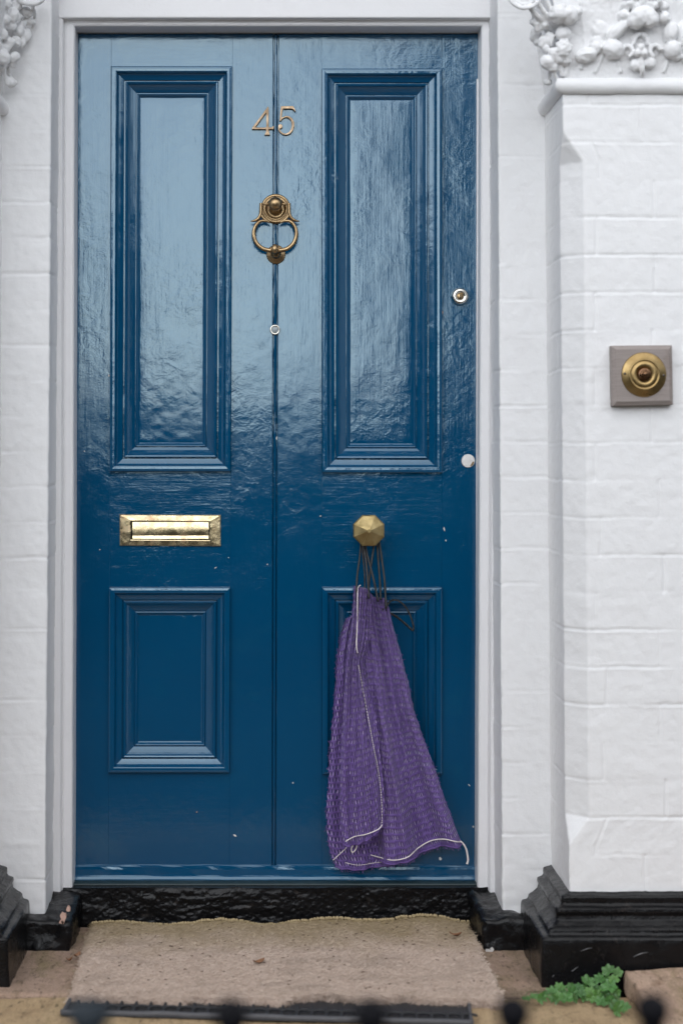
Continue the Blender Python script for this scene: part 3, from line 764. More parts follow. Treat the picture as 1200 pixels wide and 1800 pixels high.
# right-hand front layer
Lm = curve([(1030, 622), (1090, 621), (1200, 625), (1400, 640), (1480, 645), (1510, 649)])
Rm = curve([(1040, 679), (1055, 681), (1070, 684), (1100, 691), (1150, 705), (1200, 717), (1250, 728), (1300, 745), (1350, 763), (1400, 780), (1440, 795), (1465, 803), (1487, 814)])
Pm, uvm = sheet([(0, 1031), (.3, 1034), (.5, 1042), (.62, 1050), (.9, 1051), (1, 1057)], [(0, 1511), (.05, 1515), (.2, 1518), (.35, 1515), (.5, 1508), (.68, 1495), (.82, 1488), (.93, 1488), (1, 1484)], Lm, Rm,
                folds(-0.044, [(.0190, 1.55, .50), (.0065, 4.3, .1), (.0022, 9, .3)], 2.0, 0.014), 130, 160, 0.4, 1.4, 1.0, 22)
mb.grid(Pm, uv=uvm)
# left-hand fold lying over it
Lf = curve([(1030, 621.5), (1080, 618), (1105, 616), (1130, 613), (1180, 606), (1260, 602), (1340, 597), (1400, 596), (1450, 598), (1480, 602)])
Rf = curve([(1030, 650), (1060, 652), (1120, 650), (1160, 640), (1200, 646), (1240, 656), (1300, 664), (1340, 669), (1365, 672), (1400, 674), (1450, 674), (1485, 672)])
Pf, uvf = sheet([(0, 1033), (.3, 1030), (.7, 1032), (1, 1038)], [(0, 1482), (.12, 1486), (.4, 1479), (.75, 1464), (.95, 1452), (1, 1449)], Lf, Rf,
                (lambda f: (lambda s, t_: f(s, t_)-0.016*max(0.0, s-.55)**2/.2*min(1, t_*2)))(folds(-0.070, [(.0095, 1.3, .25), (.0040, 4.4, .4), (.0014, 10, .2)], 3.0, 0.010)), 90, 150, 0.0, 0.42, 0.8, 23)
mb.grid(Pf, uv=uvf)
# rolled hems
def edge_tube(P, row, r0, dy=-0.001):
    pts = P[row] if isinstance(row, int) else row
    mb.tube([(p[0], p[1]+dy, p[2]+0.001) for p in pts[::2]], r0, 7, 1, True, 0.55)
edge_tube(Pm, -1, 0.0022); edge_tube(Pb, -1, 0.0020); edge_tube(Pf, -1, 0.0022); 
bo = mb.build("mesh_fabric", [knit, hem_fabric], bag, recalc=False)
# loose fibre at the frayed left and bottom edges
mb = MB()
for k in range(260):
    src, j = random.choice([(Pb, 0), (Pb, 0), (Pm, -1), (Pf, 0)])
    i = random.randrange(0, src.shape[0]); p = Vector(src[i, j]); sg = -1 if j == 0 else 1
    L_ = random.uniform(.002, .006)
    a_ = Vector((sg*L_*random.uniform(.3, 1), -random.uniform(0, .002), random.uniform(-L_, L_)))
    mb.tube([p, p+a_*.6, p+a_+Vector((0, 0, -.001))], 0.0004, 4)
for k in range(160):
    src = random.choice([Pb, Pm, Pf, Pm]); j = random.randrange(src.shape[1]); p = Vector(src[-1, j])-Vector((0, 0.002, 0.002)); L_ = random.uniform(.002, .005)
    a_ = Vector((random.uniform(-L_, L_)*.6, -random.uniform(0, .002), -L_)); mb.tube([p, p+a_], 0.0004, 4)
tag(mb.build("frayed_edge", hem_fabric, bag), kind="stuff")
# white stitching
def on_sheet(P, top_rows, px, py, dy=-0.003):
    tgt = V(px, py, -0.05); d = (P[:, :, 0]-tgt.x)**2+(P[:, :, 2]-tgt.z)**2
    i, j = np.unravel_index(np.argmin(d), d.shape); return Vector((tgt.x, P[i, j, 1]+dy, tgt.z))
def stitch(pts, P, r=0.0014, dash=None, dy=-0.003):
    r *= .82
    path = smooth_path([on_sheet(P, None, x, y, dy) for x, y in pts], 8)
    mb_ = MB()
    if dash:
        n_ = len(path)
        for i in range(0, n_-1, 1):
            a_, b_ = path[i], path[i+1]; k = max(1, int((b_-a_).length/dash))
            for q_ in range(k): mb_.tube([a_.lerp(b_, q_/k), a_.lerp(b_, (q_+.72)/k)], r, 6)
    else: mb_.tube(path, r, 7)
    return mb_.build("white_stitching", thread_white, bag)
stitch([(632, 1027), (628, 1034), (627, 1060), (627, 1090), (625, 1130), (627, 1145)], Pf, 0.0016)
stitch([(628, 1165), (634, 1195), (642, 1240), (649, 1278), (655, 1310), (661, 1338), (666, 1370), (669, 1405), (670, 1444)], Pf, 0.0011, 0.009)
stitch([(670, 1445), (662, 1452), (640, 1459), (622, 1466), (606, 1475)], Pf, 0.0015, None, -0.007)
stitch([(652, 1508), (668, 1510), (690, 1508), (715, 1502), (735, 1493), (757, 1480), (778, 1474), (798, 1475), (808, 1479)], Pm, 0.0016, None, -0.006)
stitch([(586, 1516), (598, 1504), (608, 1494), (617, 1480)], Pb, 0.0012, None, -0.010)
stitch([(608, 1521), (630, 1523), (655, 1522), (676, 1518)], Pb, 0.0010, 0.010, -0.006)
mb = MB(); e = [V(808, 1479, -.05), V(814, 1484, -.05), V(819, 1493, -.05), V(821.5, 1505, -.05), V(822, 1513, -.05), V(820, 1519, -.05)]
mb.tube(smooth_path([(p.x, -0.045-.001*i, p.z) for i, p in enumerate(e)], 5), np.linspace(.0018, .0024, 26), 8); mb.build("loose_thread", thread_white, bag); mb = MB()
e = [V(627, 1478, -.07), V(628, 1487, -.07), V(624, 1497, -.07), V(619, 1500, -.07), V(618, 1493, -.07), V(623, 1484, -.07)]
mb.tube(smooth_path([(p.x, -0.060, p.z) for p in e], 5), .0013, 7); mb.build("loose_thread", thread_white, bag)
# black drawstrings, hung over the neck of the knob
NY = -0.026
def strand(pts, ys, r=0.0019, flat=0.6):
    r *= 1.25
    n_ = len(pts); path = smooth_path([V(x, y, -.04)*1.0 for x, y in pts], 7)
    for i, p in enumerate(path): p.y = float(np.interp(i/(len(path)-1), np.linspace(0, 1, len(ys)), ys))+0.0006*math.sin(i*1.3)
    mb_ = MB(); mb_.tube(path, [r*(1+0.18*float(noise3(i*.7, r*999, 0, 5))) for i in range(len(path))], 7, flat=flat)
    return mb_.build("drawstring", cord_black, bag)
strand([(648, 925), (640, 931), (634, 945), (634, 958), (631, 985), (627, 1010), (625, 1036), (623, 1060)], [NY, NY, -.032, -.036, -.046, -.056, -.070, -.060])
strand([(652, 923), (640, 930), (636, 950), (638.5, 988), (640, 1012), (640, 1040)], [NY, NY, -.034, -.044, -.056, -.060], 0.0015)
strand([(649, 924), (641, 932), (638.5, 955), (642.5, 985), (645, 1020), (646.5, 1050)], [NY, NY, -.036, -.050, -.066, -.074], 0.0021)
strand([(646, 923), (641, 935), (642.5, 962), (649, 991), (656, 1020), (663, 1056)], [NY, NY, -.036, -.048, -.060, -.066], 0.0021)
strand([(646, 921), (656, 935), (657, 960), (653, 985), (648, 1020), (647, 1046)], [NY, NY, -.030, -.040, -.050, -.064], 0.0020)
strand([(645, 922), (658, 932), (663, 958), (665, 988), (667, 1020), (668, 1054)], [NY, NY, -.030, -.036, -.044, -.054], 0.0021)
strand([(647, 921), (660, 933), (667, 957), (671, 985), (675, 1020), (677.5, 1068)], [NY, NY, -.030, -.038, -.048, -.058], 0.0021)
strand([(676, 1068), (682, 1060), (689, 1056), (700, 1057), (712, 1066), (721, 1081), (727, 1099), (727.5, 1109), (723, 1107), (711, 1096), (697, 1085), (684, 1077), (672, 1070)], [-.058, -.050, -.030, -.022, -.020, -.020, -.022, -.022, -.022, -.022, -.026, -.036, -.050], 0.0021, 0.5)

# ------------------------------------------------------------------ pilasters
CH = 0.041
def chamfer(z, ztop=None):
    zt0, zt1, zb0, zb1 = 1.632, 1.693, 0.262, 0.318
    return CH*min(1.0, max(0.0, (zt1-z)/(zt1-zt0)), max(0.0, (z-zb0)/(zb1-zb0)))
def make_pilaster(sgn, lean, label, seed):
    W = 0.56
    z0_, z1_ = 0.13, 2.42
    pl = thing("pilaster", (sgn*0.85, YP+0.1, -0.45), label, "pilaster", "white pilasters beside the door")
    def seg(z):
        c = max(chamfer(z), 0.0012); x0 = lean(z); r_ = 0.0015
        pts = [(x0, YW+0.03), (x0, YP+c+r_), (x0+sgn*r_*.4, YP+c-r_*.4), (x0+sgn*(c-r_*.4), YP+r_*.4), (x0+sgn*(c+r_), YP), (x0+sgn*W, YP), (x0+sgn*W, YW+0.03)]
        return pts if sgn > 0 else pts[::-1]
    zz_ = np.concatenate([np.arange(z0_, 1.80, 0.0032), np.arange(1.80, z1_+.05, 0.05)])
    hf = (lambda u, z: brick_h(u-0.163-CH*0.5, z, 0.0752, 0.2285, seed, 0.0165, 1.0, 1.5))
    # fewer columns on the far side: nonuniform sampling by arc
    P = np.zeros((len(zz_), 230, 3))
    for i, z in enumerate(zz_):
        pts = np.array(seg(z)); d = np.hypot(*np.diff(pts, axis=0).T); s = np.concatenate([[0], np.cumsum(d)]); T_ = s[-1]
        q = np.concatenate([np.linspace(0, 0.52, 190), np.linspace(0.52, T_, 41)[1:]])
        if sgn < 0: q = T_-q[::-1]
        x = np.interp(q, s, pts[:, 0]); y = np.interp(q, s, pts[:, 1])
        tx, ty = np.gradient(x), np.gradient(y); L_ = np.hypot(tx, ty)+1e-12
        h = hf(q if sgn > 0 else T_-q, np.full(len(q), z))
        P[i, :, 0] = x+ty/L_*h; P[i, :, 1] = y-tx/L_*h; P[i, :, 2] = z
    mb_ = MB(); mb_.grid(P); mb_.build("shaft", white_wall, pl)
    # mouldings that run round the pilaster: side, front, side
    def run(prof_, zlean, name, mat, amp, sc, cell):
        mb_ = MB(); n_ = len(prof_)
        path_ = lambda o, z: [(lean(zlean)-sgn*o, YW+0.012), (lean(zlean)-sgn*o, YP-o), (lean(zlean)+sgn*(W+o), YP-o), (lean(zlean)+sgn*(W+o), YW+0.012)]
        for k in range(3):
            nn = (26, 70, 6)[k]
            G_ = np.zeros((nn+1, n_, 3))
            for j, (o, z) in enumerate(prof_):
                a_, b_ = path_(o, z)[k], path_(o, z)[k+1]
                for i in range(nn+1):
                    t_ = i/nn; G_[i, j] = (a_[0]*(1-t_)+b_[0]*t_, a_[1]*(1-t_)+b_[1]*t_, z)
            mb_.grid(G_)
        o_ = mb_.build(name, mat, pl)
        return roughen(o_, amp, sc, 3, 4)
    def dense(pr, n_=5):
        out = []
        for a_, b_ in zip(pr[:-1], pr[1:]):
            for k in range(n_): out.append((a_[0]+(b_[0]-a_[0])*k/n_, a_[1]+(b_[1]-a_[1])*k/n_))
        return out+[pr[-1]]
    zt = 1.783; ra = 0.0155
    arc = [(0.0, zt-ra)]+[(0.002+0.0135*math.cos(a_), zt+ra*math.sin(a_)*1.02) for a_ in np.linspace(-math.pi/2, math.pi/2, 14)]+[(0.004, zt+ra+.001)]
    run(arc, 1.78, "astragal", white_plaster, 0.0010, 30, None)
    base = [(-0.004, 0.172), (0.004, 0.1685), (0.016, 0.1655), (0.018, 0.163), (0.018, 0.151), (0.021, 0.1475), (0.031, 0.144), (0.032, 0.138), (0.029, 0.130), (0.031, 0.122), (0.041, 0.114), (0.046, 0.1115),
            (0.050, 0.108), (0.051, 0.102), (0.053, 0.0985), (0.062, 0.096), (0.0645, 0.0925), (0.0655, 0.086), (0.066, 0.05), (0.067, 0.0), (0.067, -0.05)]
    run(dense(base, 5), 0.1, "base", black, 0.0014, 22, None)
    mb_ = MB(); xo = lean(0)+sgn*(W/2); mb_.box((xo-W/2-.06, YP-.06, -.45), (xo+W/2+.06, YW+.01, -0.04)); mb_.build("footing", black, pl)
    return pl

def blob_px(mb_, px, py, Y, rx, ry=None, rd=None, rot=0.0, lump=0.12, sd_=0):
    ry = ry or rx; rd = rd or min(rx, ry)
    c = V(px, py, Y+m(rd)*.30); mb_.ball(c, (m(rx, Y)*1.10, m(rd, Y)*1.15, m(ry, Y)*1.10), (0, rot, 0), 18, 12, 0, lump, sd_)
def leafy(mb_, px, py, Y, L_, W_, ang, curl=0.5, veins=3):
    "a thick pointed leaf of several lobes"
    for k in range(veins):
        f_ = (k-(veins-1)/2)
        a_ = ang+f_*0.42
        for i in range(4):
            t_ = i/3; d = L_*(0.25+0.75*t_)*(1-0.12*abs(f_)); w_ = W_*(1-0.6*t_)*(0.62 if veins > 1 else 1)
            blob_px(mb_, px+math.cos(a_)*d, py-math.sin(a_)*d, Y-curl*m(8)*t_*t_, w_, w_, w_*.6, 0, 0.1, k*7+i)
def berries(mb_, px, py, Y, n_, spread, r_, sd_):
    rr = random.Random(sd_)
    for k in range(n_):
        a_ = k*2.4; q = spread*math.sqrt((k+.5)/n_)
        blob_px(mb_, px+q*math.cos(a_), py+q*math.sin(a_)*1.1, Y-m(spread)*0.5*(1-(q/spread)**2), r_*rr.uniform(.85, 1.15), None, None, 0, 0.05, k)
def ridge(mb_, pts, rad):
    mb_.tube(smooth_path([V(*p) for p in pts], 5), rad, 10)

pilR = make_pilaster(1, leanR, "white painted brick pilaster with the round brass bell, right of the door", 300)
mb = MB()
for pts in ([(966, 1722), (972, 1715), (978, 1712), (986, 1711.5), (992, 1710), (1000, 1708), (1006, 1706), (1011, 1702), (1016, 1699)], [(1020, 1672), (1030, 1668), (1040, 1666)], [(1112, 1682), (1126, 1676), (1138, 1674)]):
    mb.tube([V(x, y, YP-.0665) for x, y in pts], [.0004]+[random.uniform(.0006, .0013) for _ in pts[2:]]+[.0003], 6)
tag(mb.build("chipped_paint", simple("grey_scuff", (0.16, 0.16, 0.165), 0.6), pilR), kind="stuff")
pilL = make_pilaster(-1, leanL, "white painted pilaster cut off by the left edge, only its side and carving showing", 340)

# carved capitals (thick with old paint): blobs, leaves and scrolls fused by a voxel remesh
mb = MB()
xa, xb = leanR(1.9), leanR(1.9)+0.56
mb.hexa([(xa+.004, YP-.004, 1.79), (xb, YP-.004, 1.79), (xb+.03, YP-.035, 2.12), (xa-.05, YP-.035, 2.12)], [(xa+.004, YW+.02, 1.79), (xb, YW+.02, 1.79), (xb+.03, YW+.02, 2.12), (xa-.05, YW+.02, 2.12)])
F0 = YP-0.012
S = lambda *a_, **k: blob_px(mb, *a_, **k)
# centre flower
for a_ in ((1116, 114, 10, 10), (1141, 111, 10.5, 9)): S(a_[0], a_[1], F0-.008, a_[2], a_[3], 8, lump=.1)
for a_ in ((1125, 83, 6.5), (1119.5, 93, 6.5), (1131.5, 93, 6.5)): S(a_[0], a_[1], F0-.020, a_[2], lump=.05)
ridge(mb, [(1128, 132, F0), (1128, 122, F0-.010), (1127, 110, F0-.012), (1126, 100, F0-.012)], m(4.0))
for k in np.linspace(0.15, math.pi-.15, 8): S(1125+13*math.cos(k), 78-18*math.sin(k), F0-.008, 4.2, lump=0)
for sx in (-1, 1):
    for k in np.linspace(0.4, 4.2, 10): S(1126+sx*(24+9*math.cos(k)), 90-10*math.sin(k), F0-.010, 3.8, lump=0)
    S(1126+sx*24, 90, F0+.002, 9, 10, 5)
# fruit either side of the flower and garland above
S(1077, 86, F0-.014, 19, 15, 15, .35, .12, sd_=3); S(1074, 99, F0-.006, 9, 5, 8)
S(1181, 87, F0-.014, 15, 14, 13, -.3, .12, sd_=5); S(1188, 100, F0-.006, 10, 6, 7)
S(1086, 53, F0-.014, 24, 10, 12, -.72, .10, sd_=6); S(1178, 57, F0-.012, 13, 17, 12, .3, .1, sd_=8)
S(1118, 34, F0-.030, 15, 16, 17, .2, .12, sd_=9); S(1141, 33, F0-.030, 14, 15, 17, -.2, .12, sd_=10); S(1130, 25, F0-.026, 21, 12, 16, 0, .12, sd_=11)
S(1095, 28, F0-.016, 10, 9, 11, sd_=12); S(1167, 32, F0-.016, 9.5, 10, 11, sd_=13)
S(1099, 11, F0-.016, 9, 8, 10, .5, sd_=14); S(1165, 12, F0-.016, 9, 8, 10, .5, sd_=15)
for k in range(7): S(1108+8*k, 6+5*math.sin(k*1.7), F0-.024, 8, 6, 8, k*.7, .2, sd_=20+k)
for k in range(6): S(1104+10*k, -12+4*math.sin(k*2.1), F0-.030, 10, 9, 10, k*.7, .2, sd_=30+k)
S(1053, 53, F0-.002, 14, 16, 8, .2, sd_=40); S(1048, 76, F0-.003, 11, 13, 8, sd_=41); S(1200, 60, F0-.004, 12, 20, 8, sd_=42); S(1210, 95, F0-.004, 12, 20, 8, sd_=43)
S(1029, 97, F0-.012, 18, 12, 12, -.15, .14, sd_=44); S(1045, 84, F0-.008, 10, 11, 9, sd_=45)
# reeded leaves up the bell
for pts in ([(1020, 122, F0+.004), (1026, 70, F0+.002), (1018, 10, F0-.004), (1010, -30, F0-.012)], [(1044, 128, F0+.004), (1056, 100, F0+.003), (1058, 60, F0+.002)], [(1090, 128, F0+.004), (1086, 108, F0+.003)],
            [(1046, 40, F0+.002), (1040, 10, F0-.002), (1030, -30, F0-.012)], [(1075, 30, F0+.002), (1070, 0, F0-.006), (1064, -30, F0-.012)], [(1190, 50, F0+.002), (1186, 10, F0-.004), (1184, -30, F0-.012)], [(1165, 128, F0+.004), (1172, 108, F0+.003)]):
    ridge(mb, pts, m(3.0))
# corner garland
CY = YP-0.012
S(982, 25, CY-.040, 17, 15, 16, .1, .16, sd_=50); S(999, 27, CY-.040, 15, 15, 16, .1, .14, sd_=51); S(976, 18, CY-.044, 8, 8, 8, sd_=52); S(987, 14, CY-.044, 8, 7, 8, sd_=53)
S(1014, 20, CY-.024, 9, 9, 9, .4, sd_=54); S(1010, 30, CY-.018, 8, 6, 8, sd_=55)
for k in range(9): S(946+5.5*math.cos(k*2.4)*math.sqrt(k)*.8, 40+5*math.sin(k*2.4)*math.sqrt(k)*.9, CY-.010-.004*(k % 3), 6.5, lump=.15, sd_=60+k)
S(966, 46, CY+.010, 12, 13, 12, sd_=70); S(941, 62, CY+.030, 10, 13, 10, sd_=71); S(944, 74, CY+.030, 7, 7, 8, sd_=72)
leafy(mb, 989, 66, CY-.016, 24, 11, 1.62, .2, 1); S(989, 60, CY-.020, 13, 12, 10, sd_=73); berries(mb, 990, 84, CY-.018, 16, 13, 4.6, 4); S(992, 98, CY-.012, 10, 8, 9, sd_=74)
S(955, 74, CY-.002, 9.5, 12, 10, .3, sd_=75); S(968, 69, CY-.010, 5.5, 11, 7, .1, sd_=76); S(958, 86, CY-.002, 7, 7, 8, sd_=77); S(963, 62, CY-.006, 5, 6, 6)
S(973, 95, CY-.014, 9, 11, 9, -.5, sd_=78); S(981, 103, CY-.012, 8, 8, 8, sd_=79); S(994, 107, CY-.008, 9, 7, 8, sd_=80)
S(962, 110, CY-.006, 14, 12, 13, .5, sd_=81); S(970, 119, CY-.004, 10, 8, 10, .4, sd_=82)
ridge(mb, [(972, 124, CY), (976, 134, CY+.004), (981, 142, CY+.01)], m(3)); ridge(mb, [(984, 112, CY), (986, 124, CY+.002), (988, 134, CY+.006)], m(4)); ridge(mb, [(996, 112, CY), (996, 124, CY+.004), (994, 134, CY+.006)], m(3))
S(962, 144, CY+.030, 7, 6, 7, sd_=83); ridge(mb, [(966, 124, CY+.01), (965, 134, CY+.02), (963, 142, CY+.03)], m(2.5))
ridge(mb, [(928, 8, CY-.035), (938, 22, CY-.030), (950, 34, CY-.020), (964, 52, CY+.002)], m(4.5)); ridge(mb, [(942, 0, CY-.03), (952, 16, CY-.03), (966, 36, CY-.02)], m(4)); ridge(mb, [(958, -6, CY-.03), (964, 10, CY-.03), (974, 34, CY-.01)], m(4))
# scroll at the top corner
ring_c = V(921, -9, CY-.045)
for rr, th in ((m(21), m(3.6)), (m(13.5), m(3.2)), (m(7), m(4))):
    mb.tube([(ring_c.x+rr*1.12*math.cos(a_), ring_c.y-.004+(.006 if rr < m(15) else 0), ring_c.z+rr*math.sin(a_)) for a_ in np.linspace(0, 2*math.pi, 30)], th, 8)
S(921, -9, CY-.036, 20, 18, 8, 0, 0)
o = mb.build("capital", white_plaster, pilR); remesh(o, 0.0018, 3, 0.0034)

mb = MB()
xa = leanL(1.9)
mb.hexa([(xa-.004, YP-.004, 1.79), (xa-.56, YP-.004, 1.79), (xa-.59, YP-.035, 2.12), (xa+.05, YP-.035, 2.12)], [(xa-.004, YW+.02, 1.79), (xa-.56, YW+.02, 1.79), (xa-.59, YW+.02, 2.12), (xa+.05, YW+.02, 2.12)])
LY = YW-0.05
for px, py, dy, rx, ry, rd in ((10, 7, -.06, 10, 10, 9), (-2, 20, -.07, 10, 12, 10), (21, 27, -.03, 12, 13, 10), (8, 34, -.05, 10, 8, 9), (47, 21, .0, 13, 8, 9), (50, 37, .02, 13, 6, 8), (40, 42, .01, 6, 6, 6), (19, 46, -.02, 10, 9, 9), (33, 53, .01, 10, 12, 9), (46, 62, .025, 9, 11, 8),
        (3, 60, -.05, 11, 10, 10), (17, 74, -.03, 9, 9, 9), (28, 74, -.01, 9, 9, 9), (10, 84, -.03, 9, 8, 9), (5, 101, -.04, 14, 12, 12), (26, 101, -.02, 9, 10, 9), (40, 76, .02, 6, 8, 6), (38, 66, .02, 6, 5, 6), (22, 112, -.01, 8, 6, 8), (20, 145, .012, 9.5, 8, 8),
        (-12, 80, -.06, 14, 14, 12), (-10, 45, -.07, 14, 14, 12), (-8, 0, -.07, 14, 14, 12), (30, 10, -.02, 9, 8, 8)):
    blob_px(mb, px, py, LY+dy, rx, ry, rd, 0.3, 0.15, int(px*3+py))
ridge(mb, [(14, 118, LY), (17, 130, LY+.01), (20, 142, LY+.012)], m(3)); ridge(mb, [(4, 116, LY-.02), (8, 130, LY), (14, 150, LY+.01)], m(4))
for k in np.linspace(math.pi, 2*math.pi, 16): blob_px(mb, 55+21*math.cos(k), -4-11*math.sin(k), LY-.03, 4.5, 4, 4, 0, 0)
blob_px(mb, 55, -2, LY-.02, 19, 8, 6, 0, 0); ridge(mb, [(58, 10, LY-.02), (62, 30, LY+.02), (58, 50, LY+.04)], m(3))
o = mb.build("capital", white_plaster, pilL); remesh(o, 0.0018, 3, 0.0034)

# ------------------------------------------------------------------ black plinth blocks at the jambs, and the riser under the door
def rough_block(name, q_front, q_back, parent, mat, amp, sc, seed, bev=0.006, cell=0.006):
    mb_ = MB(); mb_.hexa(q_front, q_back); o_ = mb_.build(name, mat, parent, bev)
    return roughen(o_, amp, sc, seed, 4, cell=cell)
YQ = -0.236
zt_ = 0.072
cl_, cr_ = V(124, 1668, YQ).x, V(850, 1672, YQ).x
plinth = thing("wall_plinth", (-0.52, YQ, 0), "black painted plinth block on the left of the doorstep, two pink chips on its corner", "plinth", "black plinth blocks at the foot of the jambs")
mb = MB()
mb.hexa([(-0.60, YQ, -.02), (cl_, YQ, -.02), (cl_+.001, YQ+.006, zt_-.012), (-.60, YQ, zt_-.004)], [(-.60, -0.03, -.02), (cl_+.004, -0.03, -.02), (cl_+.004, -0.055, zt_+.008), (-.60, -.055, zt_+.008)])
o = mb.build("block", black, plinth, 0.008); roughen(o, 0.0045, 28, 11, 4, cell=0.007)
mb = MB()
for cx_, cz_, rx, ry in ((112, 1612, 5.5, 9), (121, 1597, 4, 4.5), (109, 1620, 4, 3)):
    c = V(cx_, cz_, YQ); n_ = 9
    ring = [(c.x+m(rx)*math.cos(2*math.pi*k/n_)*random.uniform(.6, 1.2), YQ-.0055, c.z+m(ry)*math.sin(2*math.pi*k/n_)*random.uniform(.6, 1.2)) for k in range(n_)]
    mb.add(ring+[(x_, YQ+.004, z_) for x_, _, z_ in ring], [tuple(range(n_))]+[(k, (k+1) % n_, n_+(k+1) % n_, n_+k) for k in range(n_)])
o = mb.build("chipped_paint", plaster_chip, plinth)
plinth2 = thing("wall_plinth", (0.53, YQ, 0), "black painted plinth block right of the doorstep, white paint smear at its foot", "plinth", "black plinth blocks at the foot of the jambs")
mb = MB()
mb.hexa([(cr_, YQ, -.02), (0.60, YQ, -.02), (.60, YQ, zt_-.004), (cr_-.001, YQ+.006, zt_-.008)], [(cr_-.012, -0.03, -.02), (.60, -0.03, -.02), (.60, -.055, zt_+.008), (cr_-.012, -.055, zt_+.008)])
o = mb.build("block", black, plinth2, 0.008); roughen(o, 0.0045, 28, 12, 4, cell=0.007)
mb = MB()
for cx_, cz_, rx, ry in ((858, 1672, 7, 4), (864, 1668, 3, 3), (868, 1676, 3, 2)):
    c = V(cx_, cz_, YQ); n_ = 9
    ring = [(c.x+m(rx)*math.cos(2*math.pi*k/n_)*random.uniform(.5, 1.2), YQ-.005, c.z+m(ry)*math.sin(2*math.pi*k/n_)*random.uniform(.6, 1.2)) for k in range(n_)]
    mb.add(ring+[(x_, YQ+.004, z_) for x_, _, z_ in ring], [tuple(range(n_))]+[(k, (k+1) % n_, n_+(k+1) % n_, n_+k) for k in range(n_)])
mb.build("paint_smear", fleck, plinth2)

YR = -0.062
riser = None
nx_, nz_ = 520, 56
xs_ = np.linspace(-0.465, 0.475, nx_); zs_ = np.linspace(-0.02, zpx(1561, YR), nz_)
XX, ZZ = np.meshgrid(xs_, zs_)
h_ = 0.0055*fbm(XX*6, ZZ*12, 0.3, 77, 3, .45)+0.0032*sstep(-.3, .5, fbm(XX*7, ZZ*9, .4, 81, 2))*(1-np.abs(fbm(XX*22, ZZ*40, 0.9, 78, 4, .6)))+0.0012*fbm(XX*110, ZZ*150, 0.2, 80, 3, .6)
h_ = h_*sstep(0, 0.012, zs_[-1]-ZZ)
mb = MB(); mb.grid(np.dstack([XX, YR-h_, ZZ+0.002*fbm(XX*25, 0.2, 0.1, 79, 3)*(ZZ > .06)]))
mb.add([(-.465, YR, zs_[-1]), (.475, YR, zs_[-1]), (.475, 0.03, zs_[-1]+.0), (-.465, .03, zs_[-1])], [(0, 1, 2, 3)])
tag(mb.build("threshold_riser", black, recalc=False), "rough black painted stone riser under the blue door, behind the doormat", "step riser")

# ------------------------------------------------------------------ stone floor at the door
def slab_stone(name, x0, x1, y0, y1, zt, zb, mat, seed, amp, label, cat, bev=0.006, cell=0.02):
    mb_ = MB(); mb_.box((x0, y0, zb), (x1, y1, zt)); o_ = mb_.build(name, mat, None, bev)
    roughen(o_, amp, 14, seed, 4, cell=cell); return tag(o_, label, cat)
slab_stone("stone_slab", -0.58, 0.58, -0.507, -0.066, 0.0, -0.14, stone_pink, 5, 0.0022, "pinkish stone slab under the doormat, between the two black plinths", "paving slab")
slab_stone("stone_slab", -0.95, 1.25, -0.92, -0.516, -0.001, -0.14, stone_buff, 6, 0.0026, "buff stone doorstep slab along the front of the rubber mat", "paving slab")
slab_stone("stone_block", 0.684, 1.25, -0.93, -0.478, 0.040, -0.0005, stone_block, 9, 0.0055, "rough pinkish stone block raised beside the green plant at the pilaster foot", "stone block", 0.005, 0.010)
mb = MB(); mb.box((-0.95, -0.90, -.45), (1.25, -0.07, -.142)); tag(mb.build("step_base", stone_pink), kind="structure")
mb = MB(); mb.box((-0.95, -1.25, -.448), (1.25, -0.902, -.22)); tag(mb.build("step_lower", stone_buff), kind="structure")
mb = MB(); mb.box((-2.2, -2.15, -.448), (2.4, -1.252, -.40)); tag(mb.build("path", stone("bounce_path_stone", (0.20, 0.18, 0.15), (0.27, 0.24, 0.20), (0.14, 0.12, 0.1), (0.12, 0.12, 0.07), 0.0)), kind="structure")  # unseen pale sheet added to bounce light onto the lower walls

# ------------------------------------------------------------------ mats
rm = thing("rubber_mat", (0, -0.6, 0.002), "flat black rubber mat under the coir doormat, its ridged front edge showing", "rubber mat")
fl, fr_ = Vector((-0.396, -0.628, 0)), Vector((0.366, -0.684, 0))
ux = (fr_-fl).normalized(); uy = Vector((-ux.y, ux.x, 0))
def rp(u, v, z): p = fl+ux*u+uy*v; return (p.x, p.y, z)
Wm = (fr_-fl).length
mb = MB(); mb.hexa([rp(0, 0, .002), rp(Wm, 0, .002), rp(Wm, 0, .0045), rp(0, 0, .0045)], [rp(0, .20, .002), rp(Wm, .20, .002), rp(Wm, .20, .0045), rp(0, .20, .0045)]); o = mb.build("mat_base", rubber, rm, 0.001)
mb = MB()
mb.tube([rp(Wm*i/60, .006+.0008*math.sin(i*.9), .0062+.001*float(noise3(i*.2, 0, 0, 4))) for i in range(61)], 0.0062, 8, flat=.75); mb.tube([rp(.004, .006+.012*i, .0055) for i in range(12)], 0.005, 8, flat=.75); mb.tube([rp(Wm-.004, .006+.012*i, .0055) for i in range(12)], 0.005, 8, flat=.75)
mb.build("rim", rubber_rim, rm)
mb = MB()
for k in range(27):
    u = .018+k*.0277
    w_ = .0045
    mb.hexa([rp(u, .013, .004), rp(u+w_*2.4, .013, .004), rp(u+w_*1.8, .015, .0085), rp(u+w_*.6, .015, .0085)], [rp(u+w_*.4, .060, .004), rp(u+w_*2, .060, .004), rp(u+w_*1.6, .060, .012), rp(u+w_*.8, .060, .012)])
    mb.tube([rp(u+.0277*i/6+w_*1.2, .036+.008*math.sin(math.pi*i/6), .009) for i in range(7)], .0028, 6)
tag(mb.build("rib", rubber, rm, 0.0008), kind="stuff")

